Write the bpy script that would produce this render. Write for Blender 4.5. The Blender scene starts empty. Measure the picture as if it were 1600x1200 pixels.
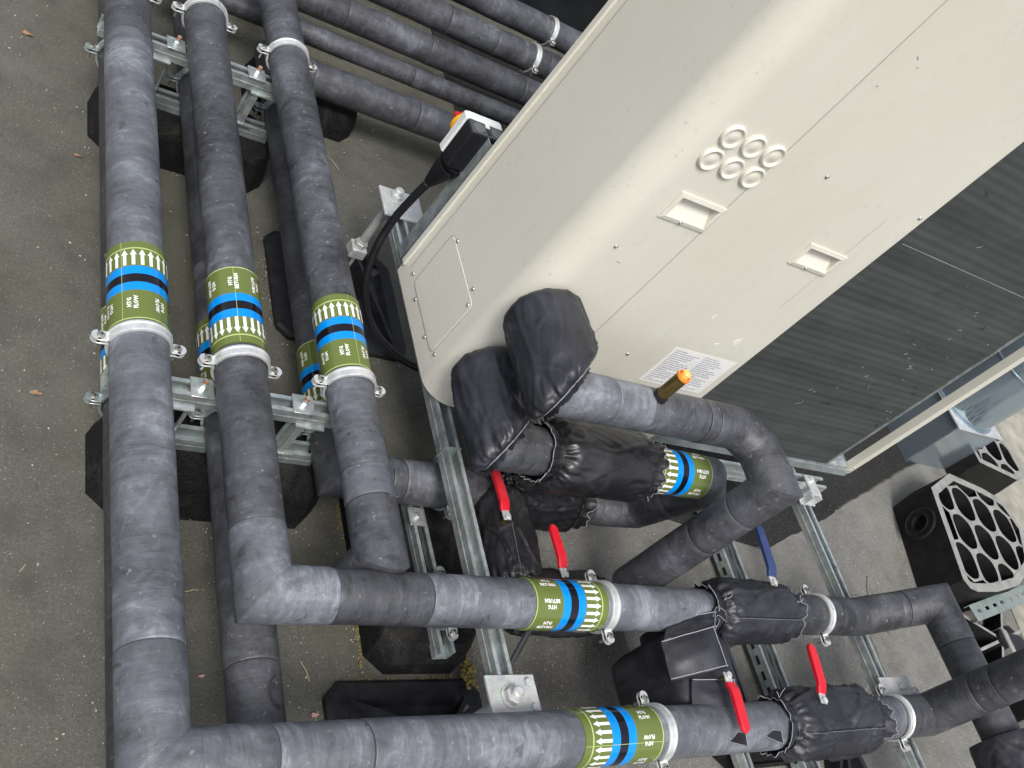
import bpy, math, random
from mathutils import Vector, Matrix, noise
random.seed(7)
PI = math.pi
C = bpy.context.scene.collection
scene = bpy.context.scene

# ------------------------------------------------------------------ camera, world, sun, exposure
cam_d = bpy.data.cameras.new('camera')
cam = bpy.data.objects.new('camera', cam_d); C.objects.link(cam); scene.camera = cam
right = Vector((0.78978966, -0.22853879, 0.56921201))
down = Vector((0.16244603, -0.81692614, -0.55339224))
fwd = Vector((0.59147576, 0.5295297, -0.6080746))
M = Matrix(((right.x, -down.x, -fwd.x, 0), (right.y, -down.y, -fwd.y, 0), (right.z, -down.z, -fwd.z, 1.95), (0, 0, 0, 1)))
cam.matrix_world = M
cam_d.sensor_width = 36; cam_d.lens = 1541.8 / 1600 * 36
cam_d.clip_start = 0.05; cam_d.clip_end = 300

SUN_EL, SUN_DIR = 50, Vector((-0.36, -0.60, 1.0)).normalized()
SUN_EL = math.degrees(math.asin(SUN_DIR.z))
az = math.atan2(SUN_DIR.x, SUN_DIR.y)
w = bpy.data.worlds.new('World'); scene.world = w; w.use_nodes = True
nt = w.node_tree
sky = nt.nodes.new('ShaderNodeTexSky'); sky.sky_type = 'NISHITA'; sky.sun_disc = False
sky.sun_elevation = math.radians(SUN_EL); sky.sun_rotation = az
sky.air_density = 1.0; sky.dust_density = 4.0; sky.ozone_density = 1.0
hs = nt.nodes.new('ShaderNodeHueSaturation'); hs.inputs['Saturation'].default_value = 0.45
nt.links.new(sky.outputs[0], hs.inputs['Color'])
nt.links.new(hs.outputs[0], nt.nodes['Background'].inputs['Color'])
nt.nodes['Background'].inputs['Strength'].default_value = 0.125
sl = bpy.data.lights.new('sun', 'SUN'); sl.energy = 1.6; sl.angle = math.radians(18); sl.color = (1.0, 0.96, 0.9)
so = bpy.data.objects.new('sun', sl); C.objects.link(so)
so.rotation_euler = SUN_DIR.to_track_quat('Z', 'Y').to_euler(); so.location = (0, -5, 8)
scene.view_settings.view_transform = 'Standard'; scene.view_settings.look = 'None'
scene.view_settings.gamma = 1; scene.view_settings.use_curve_mapping = False
scene.view_settings.exposure = 0.60

# ------------------------------------------------------------------ materials
def new_mat(name):
    m = bpy.data.materials.new(name); m.use_nodes = True
    return m, m.node_tree, m.node_tree.nodes['Principled BSDF']

def N(t, typ, **kw):
    n = t.nodes.new(typ)
    for k, v in kw.items(): setattr(n, k, v)
    return n

def noise_n(t, scale, detail=4, rough=.55, vec=None, dims='3D', w=None, dist=0):
    n = N(t, 'ShaderNodeTexNoise', noise_dimensions=dims)
    n.inputs['Scale'].default_value = scale; n.inputs['Detail'].default_value = detail
    n.inputs['Roughness'].default_value = rough; n.inputs['Distortion'].default_value = dist
    if vec is not None: t.links.new(vec, n.inputs['Vector'])
    if w is not None: t.links.new(w, n.inputs['W'])
    return n.outputs['Fac']

def mathn(t, op, a, b=None, clamp=False):
    n = N(t, 'ShaderNodeMath', operation=op, use_clamp=clamp)
    for i, x in enumerate((a, b)):
        if x is None: continue
        if isinstance(x, (int, float)): n.inputs[i].default_value = x
        else: t.links.new(x, n.inputs[i])
    return n.outputs[0]

def ramp(t, fac, stops):
    n = N(t, 'ShaderNodeValToRGB'); t.links.new(fac, n.inputs[0])
    e = n.color_ramp.elements
    while len(e) > 1: e.remove(e[0])
    for i, (p, c) in enumerate(stops):
        el = e[0] if i == 0 else e.new(p)
        el.position = p; el.color = (c, c, c, 1) if isinstance(c, (int, float)) else (*c, 1)
    return n.outputs[0]

def mix(t, fac, a, b, mode='MIX'):
    n = N(t, 'ShaderNodeMix', data_type='RGBA', blend_type=mode)
    for sock, x in ((n.inputs[0], fac), (n.inputs[6], a), (n.inputs[7], b)):
        if isinstance(x, (int, float)): sock.default_value = x
        elif isinstance(x, tuple): sock.default_value = (*x, 1)
        else: t.links.new(x, sock)
    return n.outputs[2]

def bump(t, b, h, strength, dist):
    n = N(t, 'ShaderNodeBump'); n.inputs['Strength'].default_value = strength; n.inputs['Distance'].default_value = dist
    t.links.new(h, n.inputs['Height']); t.links.new(n.outputs[0], b.inputs['Normal'])
    return n

def pos(t):
    return N(t, 'ShaderNodeNewGeometry').outputs['Position']

def rubber_mat(name, dark=(0.024, 0.025, 0.028), pale=(0.178, 0.188, 0.220), lo=.415, hi=.665, chalk=.5):
    """closed-cell rubber pipe insulation: dark, chalky, scuffed; every sleeve weathers a little differently"""
    m, t, b = new_mat(name)
    rnd = N(t, 'ShaderNodeObjectInfo').outputs['Random']
    va = N(t, 'ShaderNodeVectorMath', operation='ADD'); t.links.new(pos(t), va.inputs[0])
    cmb = N(t, 'ShaderNodeCombineXYZ'); t.links.new(mathn(t, 'MULTIPLY', rnd, 17.0), cmb.inputs[0]); t.links.new(mathn(t, 'MULTIPLY', rnd, 31.0), cmb.inputs[1]); t.links.new(cmb.outputs[0], va.inputs[1])
    P = va.outputs[0]
    al = N(t, 'ShaderNodeAttribute', attribute_name='along').outputs['Fac']
    big = noise_n(t, 4.2, 6, .62, P, dist=.9)
    med = noise_n(t, 19, 6, .68, P, dist=1.6)
    streak = noise_n(t, 7.0, 4, .6, P, '4D', mathn(t, 'MULTIPLY', al, 7.0), dist=.8)
    fine = noise_n(t, 26.0, 6, .8, P, '4D', mathn(t, 'MULTIPLY', al, 30.0), dist=.4)
    sp_ = mathn(t, 'ADD', mathn(t, 'MULTIPLY', big, .42), mathn(t, 'MULTIPLY', med, .19))
    s = mathn(t, 'ADD', sp_, mathn(t, 'MULTIPLY', streak, .16))
    s = mathn(t, 'ADD', s, mathn(t, 'MULTIPLY', fine, .23))
    s = mathn(t, 'ADD', s, mathn(t, 'MULTIPLY', mathn(t, 'SUBTRACT', rnd, .5), .03))
    fac = ramp(t, s, [(lo, 0.0), ((lo + hi) / 2, .34), (hi - .03, 1.0)])
    col = mix(t, fac, dark, pale)
    # thin pale scratches running mostly round the pipe
    sc = N(t, 'ShaderNodeTexNoise', noise_dimensions='4D'); sc.inputs['Scale'].default_value = 3.2; sc.inputs['Detail'].default_value = 2
    t.links.new(P, sc.inputs['Vector']); t.links.new(mathn(t, 'MULTIPLY', al, 60.0), sc.inputs['W'])
    scr = ramp(t, sc.outputs['Fac'], [(.655, 0.0), (.67, 1.0), (.685, 0.0)])
    gate = ramp(t, noise_n(t, 9, 2, .5, P), [(.50, 0.0), (.60, 1.0)])
    col = mix(t, mathn(t, 'MULTIPLY', mathn(t, 'MULTIPLY', scr, gate), chalk * .6), col, (.34, .34, .35))
    spots = noise_n(t, 75, 2, .6, P)
    sp = ramp(t, spots, [(.66, 0.0), (.74, 1.0)])
    col = mix(t, mathn(t, 'MULTIPLY', sp, .38), col, (.34, .34, .33))
    dk = ramp(t, noise_n(t, 13, 3, .5, P, dist=2.0), [(.67, 0.0), (.70, 1.0)])
    col = mix(t, mathn(t, 'MULTIPLY', dk, .5), col, (.020, .020, .023))
    t.links.new(col, b.inputs['Base Color'])
    t.links.new(ramp(t, med, [(.3, .34), (.7, .56)]), b.inputs['Roughness']); b.inputs['Specular IOR Level'].default_value = .55
    h = mathn(t, 'ADD', mathn(t, 'MULTIPLY', fine, .30), mathn(t, 'MULTIPLY', med, 1.0))
    bump(t, b, h, .40, .005)
    return m

def fabric_mat(name, col=(0.018, 0.019, 0.024), rough=.36):
    m, t, b = new_mat(name); P = pos(t)
    n1 = noise_n(t, 9, 5, .6, P, dist=1.2); n2 = noise_n(t, 420, 2, .5, P)
    c = mix(t, ramp(t, n1, [(.45, 0.0), (.75, 1.0)]), col, tuple(x * 2.4 for x in col))
    t.links.new(c, b.inputs['Base Color'])
    t.links.new(ramp(t, n1, [(.3, rough - .06), (.7, rough + .14)]), b.inputs['Roughness'])
    b.inputs['Specular IOR Level'].default_value = .55
    bump(t, b, mathn(t, 'ADD', mathn(t, 'MULTIPLY', n1, 1.0), mathn(t, 'MULTIPLY', n2, .05)), .35, .006)
    return m

def galv_mat(name, base=(.56, .60, .61), rough=.38, metal=.75, dull=(.30, .33, .34)):
    m, t, b = new_mat(name); P = pos(t)
    v = N(t, 'ShaderNodeTexVoronoi'); v.inputs['Scale'].default_value = 130; t.links.new(P, v.inputs['Vector'])
    n1 = noise_n(t, 35, 5, .65, P); n2 = noise_n(t, 7, 4, .6, P)
    f = mathn(t, 'ADD', mathn(t, 'MULTIPLY', n1, .6), mathn(t, 'MULTIPLY', n2, .4))
    c = mix(t, ramp(t, f, [(.36, 1.0), (.62, 0.0)]), base, dull)
    c = mix(t, .16, c, v.outputs['Color'], 'SOFT_LIGHT')
    t.links.new(c, b.inputs['Base Color']); b.inputs['Metallic'].default_value = metal
    t.links.new(ramp(t, n1, [(.3, rough - .08), (.7, rough + .14)]), b.inputs['Roughness'])
    bump(t, b, n1, .12, .002)
    return m

def simple(name, col, rough=.5, metal=0, var=.15, scale=30, bumpd=0.0, spec=.5):
    m, t, b = new_mat(name); P = pos(t)
    n1 = noise_n(t, scale, 5, .6, P)
    c = mix(t, ramp(t, n1, [(.3, 0.0), (.7, 1.0)]), tuple(x * (1 - var) for x in col), tuple(min(1, x * (1 + var)) for x in col))
    t.links.new(c, b.inputs['Base Color']); b.inputs['Metallic'].default_value = metal
    b.inputs['Specular IOR Level'].default_value = spec
    t.links.new(ramp(t, n1, [(.3, max(.02, rough - .06)), (.7, rough + .06)]), b.inputs['Roughness'])
    if bumpd: bump(t, b, n1, .4, bumpd)
    return m

def felt_mat(name, base, olive=.5):
    m, t, b = new_mat(name); P = pos(t)
    g1 = noise_n(t, 420, 2, .7, P); g2 = noise_n(t, 130, 3, .6, P); big = noise_n(t, 1.6, 6, .6, P, dist=.7); mid = noise_n(t, 9, 5, .6, P)
    vor = N(t, 'ShaderNodeTexVoronoi'); vor.inputs['Scale'].default_value = 260; t.links.new(P, vor.inputs['Vector'])
    grit = mathn(t, 'ADD', mathn(t, 'MULTIPLY', g1, .6), mathn(t, 'MULTIPLY', g2, .4))
    c = mix(t, ramp(t, grit, [(.36, 0.0), (.66, 1.0)]), tuple(x * .60 for x in base), tuple(x * 1.42 for x in base))
    c = mix(t, mathn(t, 'MULTIPLY', ramp(t, big, [(.40, 0.0), (.66, 1.0)]), olive), c, tuple(a * k for a, k in zip(base, (1.12, 1.10, .76))))
    c = mix(t, ramp(t, mid, [(.32, .6), (.54, 0.0)]), c, tuple(x * .58 for x in base))
    c = mix(t, ramp(t, noise_n(t, 2.3, 5, .6, P, dist=.5), [(.50, 0.0), (.68, .35)]), c, tuple(min(1, x * 1.5) for x in base))
    # pale mineral grains and small brown specks
    c = mix(t, ramp(t, noise_n(t, 240, 1, .5, P), [(.70, 0.0), (.74, .8)]), c, (.46, .46, .42))
    c = mix(t, ramp(t, noise_n(t, 60, 1, .5, P), [(.80, 0.0), (.82, .7)]), c, (.20, .15, .08))
    # water stains
    c = mix(t, ramp(t, noise_n(t, 3.1, 3, .5, P, dist=.4), [(.64, 0.0), (.70, .32)]), c, tuple(x * .5 for x in base))
    t.links.new(c, b.inputs['Base Color']); b.inputs['Roughness'].default_value = .9; b.inputs['Specular IOR Level'].default_value = .25
    h = mathn(t, 'ADD', mathn(t, 'MULTIPLY', grit, 1.0), mathn(t, 'MULTIPLY', mid, 1.2))
    bump(t, b, h, .8, .003)
    return m

RUB = rubber_mat('pipe_insulation_rubber')
RUBD = rubber_mat('pipe_insulation_rubber_dark', pale=(.11, .115, .13), lo=.44, hi=.74)
RUBP = rubber_mat('pipe_insulation_rubber_chalky', dark=(.044, .048, .056), pale=(.27, .29, .335), lo=.40, hi=.64, chalk=.7)
FAB = fabric_mat('black_coated_fabric', (0.016, 0.017, 0.022), .40)
FAB2 = fabric_mat('black_shiny_fabric', (0.010, 0.010, 0.012), .30)
GALV = galv_mat('galvanised_steel', (.68, .73, .73), .34, .7, (.36, .41, .42))
GALVD = galv_mat('galvanised_steel_dull', (.50, .55, .56), .42, .6, (.26, .31, .32))
ZINC = galv_mat('bright_zinc', (.78, .80, .79), .33, .55, (.55, .57, .57))
HOTDIP = galv_mat('hot_dip_zinc', (.62, .64, .64), .55, .35, (.42, .44, .44))
DUCTM = simple('duct_sheet_steel', (.33, .41, .47), .16, .75, .10, 3)
def casing_mat():
    m, t, b = new_mat('cream_painted_steel'); P = pos(t)
    mp = N(t, 'ShaderNodeMapping'); mp.inputs['Scale'].default_value = (22, 22, 1.1); t.links.new(P, mp.inputs['Vector'])
    st = noise_n(t, 1.0, 5, .6, mp.outputs[0]); big = noise_n(t, 1.7, 4, .55, P); fine = noise_n(t, 55, 4, .7, P); mid = noise_n(t, 7, 5, .6, P, dist=1.2)
    c = mix(t, ramp(t, big, [(.35, 0.0), (.65, 1.0)]), (.595, .580, .500), (.635, .622, .548))
    c = mix(t, ramp(t, st, [(.54, 0.0), (.76, .18)]), c, (.49, .475, .41))
    c = mix(t, ramp(t, st, [(.30, .16), (.44, 0.0)]), c, (.70, .69, .64))
    c = mix(t, ramp(t, mathn(t, 'MULTIPLY', fine, mid), [(.29, 0.0), (.40, .28)]), c, (.51, .495, .43))
    c = mix(t, ramp(t, noise_n(t, 120, 1, .5, P), [(.76, 0.0), (.78, .5)]), c, (.25, .24, .20))
    t.links.new(c, b.inputs['Base Color']); t.links.new(ramp(t, mid, [(.3, .30), (.7, .46)]), b.inputs['Roughness'])
    bump(t, b, mathn(t, 'ADD', big, mathn(t, 'MULTIPLY', fine, .02)), .25, .010)
    return m
CREAM = casing_mat()
CREAMD = simple('cream_shadow_gap', (.27, .262, .225), .6, 0, .05)
FELT = felt_mat('mineral_roof_felt', (.106, .105, .092), .45)
FELTL = felt_mat('mineral_roof_felt_lit', (.172, .170, .160), .15)
FELTD = felt_mat('mineral_roof_felt_shaded', (.022, .022, .022), .2)
MAT = felt_mat('granulated_rubber', (.10, .098, .092), .1)
CONC = simple('weathered_concrete', (.30, .29, .245), .9, 0, .3, 8, .004, .2)
RBLK = simple('recycled_rubber_black', (.006, .006, .007), .75, 0, .5, 40, .003, .12)
def crumb_mat(name, col, dust):
    m, t, b = new_mat(name); P = pos(t); cr = noise_n(t, 160, 3, .7, P); du = noise_n(t, 9, 5, .65, P, dist=1.0)
    c = mix(t, ramp(t, cr, [(.4, 0.0), (.65, 1.0)]), tuple(x * .6 for x in col), tuple(x * 1.8 for x in col))
    c = mix(t, ramp(t, du, [(.52, 0.0), (.75, dust)]), c, (.10, .098, .085)); c = mix(t, ramp(t, noise_n(t, 210, 1, .5, P), [(.74, 0.0), (.76, .6)]), c, (.16, .155, .13))
    t.links.new(c, b.inputs['Base Color']); b.inputs['Roughness'].default_value = .75; b.inputs['Specular IOR Level'].default_value = .2; bump(t, b, cr, .6, .003); return m
RBLK = crumb_mat('recycled_rubber_crumb', (.008, .008, .009), .30)
TRAYM = simple('moulded_rubber_black', (.015, .016, .019), .5, 0, .5, 25, .002, .3)
GRATE = simple('pale_grey_plastic', (.25, .25, .24), .8, 0, .22, 22, .002, .3)  # paler colour for the upper faces of the dark plastic parts
GRATED = simple('dark_plastic', (.012, .012, .012), .75, 0, .4, 22, .002, .2)
GREEN = simple('tape_green', (.122, .160, .040), .14, 0, .03)
BLUE = simple('tape_blue', (.0, .24, .72), .16, 0, .03)
TBLK = simple('tape_black', (.008, .006, .010), .14, 0, .03)
TLINE = simple('tape_pale_green_line', (.42, .52, .20), .3, 0, .03)
WHITE = simple('white_print', (.80, .80, .78), .35, 0, .03)
INK = simple('grey_print', (.38, .39, .46), .5, 0, .1)
REDP = simple('red_plastic_sleeve', (.58, .012, .025), .35, 0, .08, 40, .001)
BLUEP = simple('blue_plastic_sleeve', (.025, .045, .14), .35, 0, .15)
BRASS = simple('aged_brass', (.17, .125, .045), .42, .8, .4, 60, .002)
ORANGE = simple('orange_plastic_cap', (.85, .26, .03), .45, 0, .05)
ORANGE2 = simple('orange_cap_pale', (.92, .50, .12), .4, 0, .05)
BLACKP = simple('black_plastic', (.010, .010, .012), .32, 0, .1)
GREYP = simple('grey_plastic', (.055, .06, .065), .4, 0, .1)
LGREY = simple('light_grey_plastic', (.66, .70, .69), .4, 0, .03)
YEL = simple('yellow_plastic', (.85, .42, .01), .35, 0, .05)
RUST = simple('rusty_tip', (.42, .13, .04), .6, .2, .3)
SCREW = simple('zinc_screw', (.45, .45, .42), .35, .8, .2)
THREAD = simple('pale_thread', (.26, .27, .30), .8, 0, .1)
LEAF1 = simple('dry_leaf', (.34, .20, .11), .8, 0, .25)
LEAF2 = simple('yellow_leaf', (.46, .44, .10), .8, 0, .2)
LEAF3 = simple('pink_petal', (.50, .30, .26), .8, 0, .2)
GRITM = simple('pale_grit', (.46, .45, .40), .9, 0, .3)
STRAW = simple('straw', (.38, .36, .20), .9, 0, .2)
MOSS = simple('golden_moss', (.20, .16, .05), .9, 0, .4, 200)

def coil_mat():
    m, t, b = new_mat('coil_fins'); P = pos(t)
    w1 = N(t, 'ShaderNodeTexWave', wave_type='BANDS', bands_direction='X'); w1.inputs['Scale'].default_value = 95
    w1.inputs['Distortion'].default_value = .6
    t.links.new(P, w1.inputs['Vector'])
    n1 = noise_n(t, 12, 5, .6, P, dist=.5)
    mp = N(t, 'ShaderNodeMapping'); mp.inputs['Scale'].default_value = (1.2, 1, 26); t.links.new(P, mp.inputs['Vector'])
    band = noise_n(t, 1.0, 3, .6, mp.outputs[0])
    f = mathn(t, 'ADD', mathn(t, 'MULTIPLY', n1, .4), mathn(t, 'MULTIPLY', band, .6))
    c = mix(t, ramp(t, f, [(.34, 0.0), (.64, 1.0)]), (.044, .052, .051), (.080, .090, .088))
    c = mix(t, ramp(t, noise_n(t, 46, 2, .5, P), [(.76, 0.0), (.80, .5)]), c, (.5, .5, .48))
    t.links.new(c, b.inputs['Base Color']); b.inputs['Metallic'].default_value = .25; b.inputs['Roughness'].default_value = .55
    bump(t, b, mathn(t, 'ADD', w1.outputs['Fac'], mathn(t, 'MULTIPLY', n1, 2.0)), .5, .002)
    return m
COIL = coil_mat()

# ------------------------------------------------------------------ mesh helpers
class MB:
    def __init__(s): s.v = []; s.f = []; s.mi = []; s.al = []
    def add(s, vs, fs, mi=0, al=None):
        o = len(s.v); s.v += [Vector(x) for x in vs]; s.al += (al or [0] * len(vs))
        for f in fs: s.f.append([i + o for i in f]); s.mi.append(mi)
    def box(s, c, size, rot=None, mi=0, taper=1.0, bev=0.0):
        x, y, z = (a / 2 for a in size); c = Vector(c)
        if bev <= 0:
            vs = [Vector((sx * x * (taper if sz > 0 else 1), sy * y * (taper if sz > 0 else 1), sz * z)) for sz in (-1, 1) for sy in (-1, 1) for sx in (-1, 1)]
            fs = [(0, 2, 3, 1), (4, 5, 7, 6), (0, 1, 5, 4), (2, 6, 7, 3), (0, 4, 6, 2), (1, 3, 7, 5)]
        else:
            vs = []; b = bev
            prof = [(-z, b), (-z + b, 0), (z - b, 0), (z, b)]
            for zz, ins in prof:
                k = taper if zz > 0 else 1
                X, Y = x * k - ins, y * k - ins
                for px, py in ((-X + b, -Y), (X - b, -Y), (X, -Y + b), (X, Y - b), (X - b, Y), (-X + b, Y), (-X, Y - b), (-X, -Y + b)):
                    vs.append(Vector((px, py, zz)))
            fs = []
            for r in range(3):
                for i in range(8): fs.append((r * 8 + i, r * 8 + (i + 1) % 8, (r + 1) * 8 + (i + 1) % 8, (r + 1) * 8 + i))
            fs.append(tuple(range(7, -1, -1))); fs.append(tuple(range(24, 32)))
        if rot is not None: vs = [rot @ v for v in vs]
        s.add([v + c for v in vs], fs, mi)
    def prism(s, poly, z0, z1, mi=0, axis='Z', top=1.0):
        """extrude a polygon; axis Z: poly (x,y); axis Y: poly (x,z); axis X: poly (y,z)"""
        n = len(poly); vs = []
        cx = sum(p[0] for p in poly) / n; cy = sum(p[1] for p in poly) / n
        for q, k in ((z0, 1.0), (z1, top)):
            for a, b in poly:
                a = cx + (a - cx) * k; b = cy + (b - cy) * k
                vs.append({'Z': (a, b, q), 'Y': (a, q, b), 'X': (q, a, b)}[axis])
        fs = [tuple(range(n - 1, -1, -1)), tuple(range(n, 2 * n))] + [(i, (i + 1) % n, n + (i + 1) % n, n + i) for i in range(n)]
        s.add(vs, fs, mi)
    def cyl(s, p0, p1, r0, r1=None, n=16, mi=0, caps=True):
        p0, p1 = Vector(p0), Vector(p1); r1 = r0 if r1 is None else r1
        d = (p1 - p0).normalized(); a, b = frame(d); vs = []
        for p, r in ((p0, r0), (p1, r1)):
            for i in range(n):
                t = 2 * PI * i / n; vs.append(p + (a * math.cos(t) + b * math.sin(t)) * r)
        fs = [(i, (i + 1) % n, n + (i + 1) % n, n + i) for i in range(n)]
        if caps: fs += [tuple(range(n - 1, -1, -1)), tuple(range(n, 2 * n))]
        s.add(vs, fs, mi)
    def lathe(s, o, d, prof, n=32, mi=0, a0=0, a1=2 * PI, closed=False):
        """profile of (distance along d, radius) spun about the line o + d*t"""
        o = Vector(o); d = Vector(d).normalized(); a, b = frame(d); vs = []
        full = abs(a1 - a0 - 2 * PI) < 1e-6; m = n if full else n + 1
        for h, r in prof:
            for i in range(m):
                t = a0 + (a1 - a0) * i / n; vs.append(o + d * h + (a * math.cos(t) + b * math.sin(t)) * r)
        fs = []; k = len(prof)
        for j in range(k if closed else k - 1):
            for i in range(n): fs.append((j * m + i, j * m + (i + 1) % m, ((j + 1) % k) * m + (i + 1) % m, ((j + 1) % k) * m + i))
        s.add(vs, fs, mi)
    def hexnut(s, c, d, r, h, mi=0):
        c = Vector(c); d = Vector(d).normalized()
        s.cyl(c, c + d * h * .86, r, r, 6, mi); s.cyl(c + d * h * .86, c + d * h, r * .97, r * .82, 6, mi)
    def tube(s, pts, r, n=10, mi=0, cap=True):
        pts = [Vector(p) for p in pts]; vs = []; up = None
        for i, p in enumerate(pts):
            d = (pts[min(i + 1, len(pts) - 1)] - pts[max(i - 1, 0)]).normalized()
            if up is None: a, b = frame(d)
            else:
                a = (up - d * up.dot(d)).normalized(); b = d.cross(a)
            up = a
            rr = r[i] if isinstance(r, (list, tuple)) else r
            for k in range(n):
                t = 2 * PI * k / n; vs.append(p + (a * math.cos(t) + b * math.sin(t)) * rr)
        fs = []
        for j in range(len(pts) - 1):
            for i in range(n): fs.append((j * n + i, j * n + (i + 1) % n, (j + 1) * n + (i + 1) % n, (j + 1) * n + i))
        if cap: fs += [tuple(range(n - 1, -1, -1)), tuple(range((len(pts) - 1) * n, len(pts) * n))]
        s.add(vs, fs, mi)
    def build(s, name, mats, parent=None, smooth=None, label=None, kind=None):
        me = bpy.data.meshes.new(name)
        me.from_pydata([tuple(v) for v in s.v], [], s.f)
        if not isinstance(mats, (list, tuple)): mats = [mats]
        for m in mats: me.materials.append(m)
        me.polygons.foreach_set('material_index', s.mi)
        if any(s.al):
            at = me.attributes.new('along', 'FLOAT', 'POINT'); at.data.foreach_set('value', s.al)
        me.update()
        if smooth is not None:
            me.polygons.foreach_set('use_smooth', [True] * len(me.polygons))
            if smooth < 3: me.set_sharp_from_angle(angle=smooth)
        o = bpy.data.objects.new(name, me); C.objects.link(o)
        if parent is not None:
            o.parent = parent; o.matrix_parent_inverse = Matrix.Translation(-world_loc(parent))
        if label: o['label'] = label
        if kind: o['kind'] = kind
        return o

def world_loc(o):
    p = Vector(o.location)
    while o.parent is not None:
        p = o.matrix_parent_inverse @ p; o = o.parent; p = p + Vector(o.location) if False else p + Vector(o.location)
    return p

def frame(d):
    d = Vector(d).normalized()
    u = Vector((0, 0, 1)) if abs(d.z) < .9 else Vector((1, 0, 0))
    a = d.cross(u).normalized(); b = a.cross(d).normalized()   # b points up for level axes
    return a, b

def thing(name, label, cat, loc=(0, 0, 0), group=None):
    o = bpy.data.objects.new(name, None); C.objects.link(o); o.location = loc
    o['label'] = label; o['category'] = cat
    if group: o['group'] = group
    return o

def struct(o):
    o['kind'] = 'structure'; return o

def tag(o, label, cat, group=None, kind=None):
    o['label'] = label; o['category'] = cat
    if group: o['group'] = group
    if kind: o['kind'] = kind
    return o

def dup(root, off, label=None):
    """copy a thing with its parts and sub-parts, moved by off"""
    r = root.copy(); C.objects.link(r); r.location = Vector(root.location) + Vector(off)
    if label: r['label'] = label
    for ch in list(root.children):
        c = ch.copy(); C.objects.link(c); c.parent = r; c.matrix_parent_inverse = ch.matrix_parent_inverse.copy()
        for g in list(ch.children):
            q = g.copy(); C.objects.link(q); q.parent = c; q.matrix_parent_inverse = g.matrix_parent_inverse.copy()
    return r

# ------------------------------------------------------------------ ground
def sheet(name, poly, z, mat, thick=.004, bev=0):
    m = MB(); m.prism(poly, z - thick, z, 0, 'Z')
    return m.build(name, mat)

g = MB(); g.add([(-40, -40, 0), (60, -40, 0), (60, 60, 0), (-40, 60, 0)], [(0, 1, 2, 3)])
struct(g.build('ground', FELT))

def wobble(p0, p1, n, amp, sc=6):
    out = []
    for i in range(n + 1):
        t = i / n; p = Vector(p0).lerp(Vector(p1), t); q = noise.noise(Vector((p.x * sc, p.y * sc, 1.3))) * amp
        out.append((p.x + q * .3, p.y + q))
    return out
# raised sheet, coloured paler for the more openly lit ground beyond the valves
edge = wobble((1.52, -1.5), (1.545, .60), 60, .006) + wobble((1.55, .61), (1.58, 1.05), 20, .01)
pale = edge + [(1.58, 1.24), (2.4, 1.25), (2.84, 1.17)] + wobble((2.86, 1.165), (3.42, 1.365), 26, .008, 16) + wobble((3.44, 1.38), (5.3, 2.11), 80, .008, 16) + [(5.3, -1.5)]
struct(sheet('roof_felt_sheet', pale, .006, FELTL, .005))
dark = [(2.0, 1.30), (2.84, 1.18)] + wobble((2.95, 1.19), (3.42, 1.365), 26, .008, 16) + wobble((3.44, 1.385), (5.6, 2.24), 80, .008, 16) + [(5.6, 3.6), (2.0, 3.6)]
struct(sheet('unit_shadow_sheet', dark, .004, FELTD, .003))  # dark sheet stands in for the shadow the unit casts on the felt
struct(sheet('concrete_path', wobble((4.55, -1.0), (4.42, .6), 20, .03, 4) + wobble((4.40, .62), (4.60, 1.72), 20, .03, 4) + [(4.9, 2.0), (5.6, 2.6), (9, 5), (9, -1)], .011, CONC, .004))
# cracks and lap lines in the felt: thin open joints
def crack(pts, wdt, z, seed):
    m = MB(); rnd = random.Random(seed); P = []
    for i in range(len(pts) - 1):
        a, b = Vector((*pts[i], z)), Vector((*pts[i + 1], z)); k = max(2, int((b - a).length / .025))
        for j in range(k): P.append(a.lerp(b, j / k) + Vector((rnd.uniform(-.005, .005), rnd.uniform(-.005, .005), 0)))
    P.append(Vector((*pts[-1], z))); vs = []
    for i, p in enumerate(P):
        d = (P[min(i + 1, len(P) - 1)] - P[max(0, i - 1)]).normalized(); nrm = Vector((-d.y, d.x, 0)); ww = wdt * rnd.uniform(.4, 1.2)
        vs += [p + nrm * ww, p - nrm * ww]
    m.add(vs, [(2 * i, 2 * i + 1, 2 * i + 3, 2 * i + 2) for i in range(len(P) - 1)])
    return m
ck = MB()
for pts, wd, zz, sd in (([(2.86, 1.17), (2.84, 1.02), (2.86, .93), (2.92, .91)], .0022, .0075, 3), ([(3.45, 1.10), (3.38, 1.0), (3.42, .86)], .0018, .0075, 4), ([(3.0, .98), (3.2, 1.02), (3.5, 1.0)], .0010, .0075, 5),
                        ([(1.35, 1.9), (1.44, 2.02), (1.42, 2.15)], .0016, .0035, 6), ([(3.25, 1.25), (3.3, .9), (3.27, .6)], .001, .0075, 9)):
    c_ = crack(pts, wd, zz, sd); ck.add(c_.v, c_.f)
tag(ck.build('ground_crack', BLACKP), 'thin black cracks running across the pale roof felt', 'crack', kind='stuff')

def on_axis(ax, q, s):
    return Vector((q[0], s, q[1])) if ax == 'Y' else Vector((s, q[0], q[1])) if ax == 'X' else Vector((q[0], q[1], s))

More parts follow.
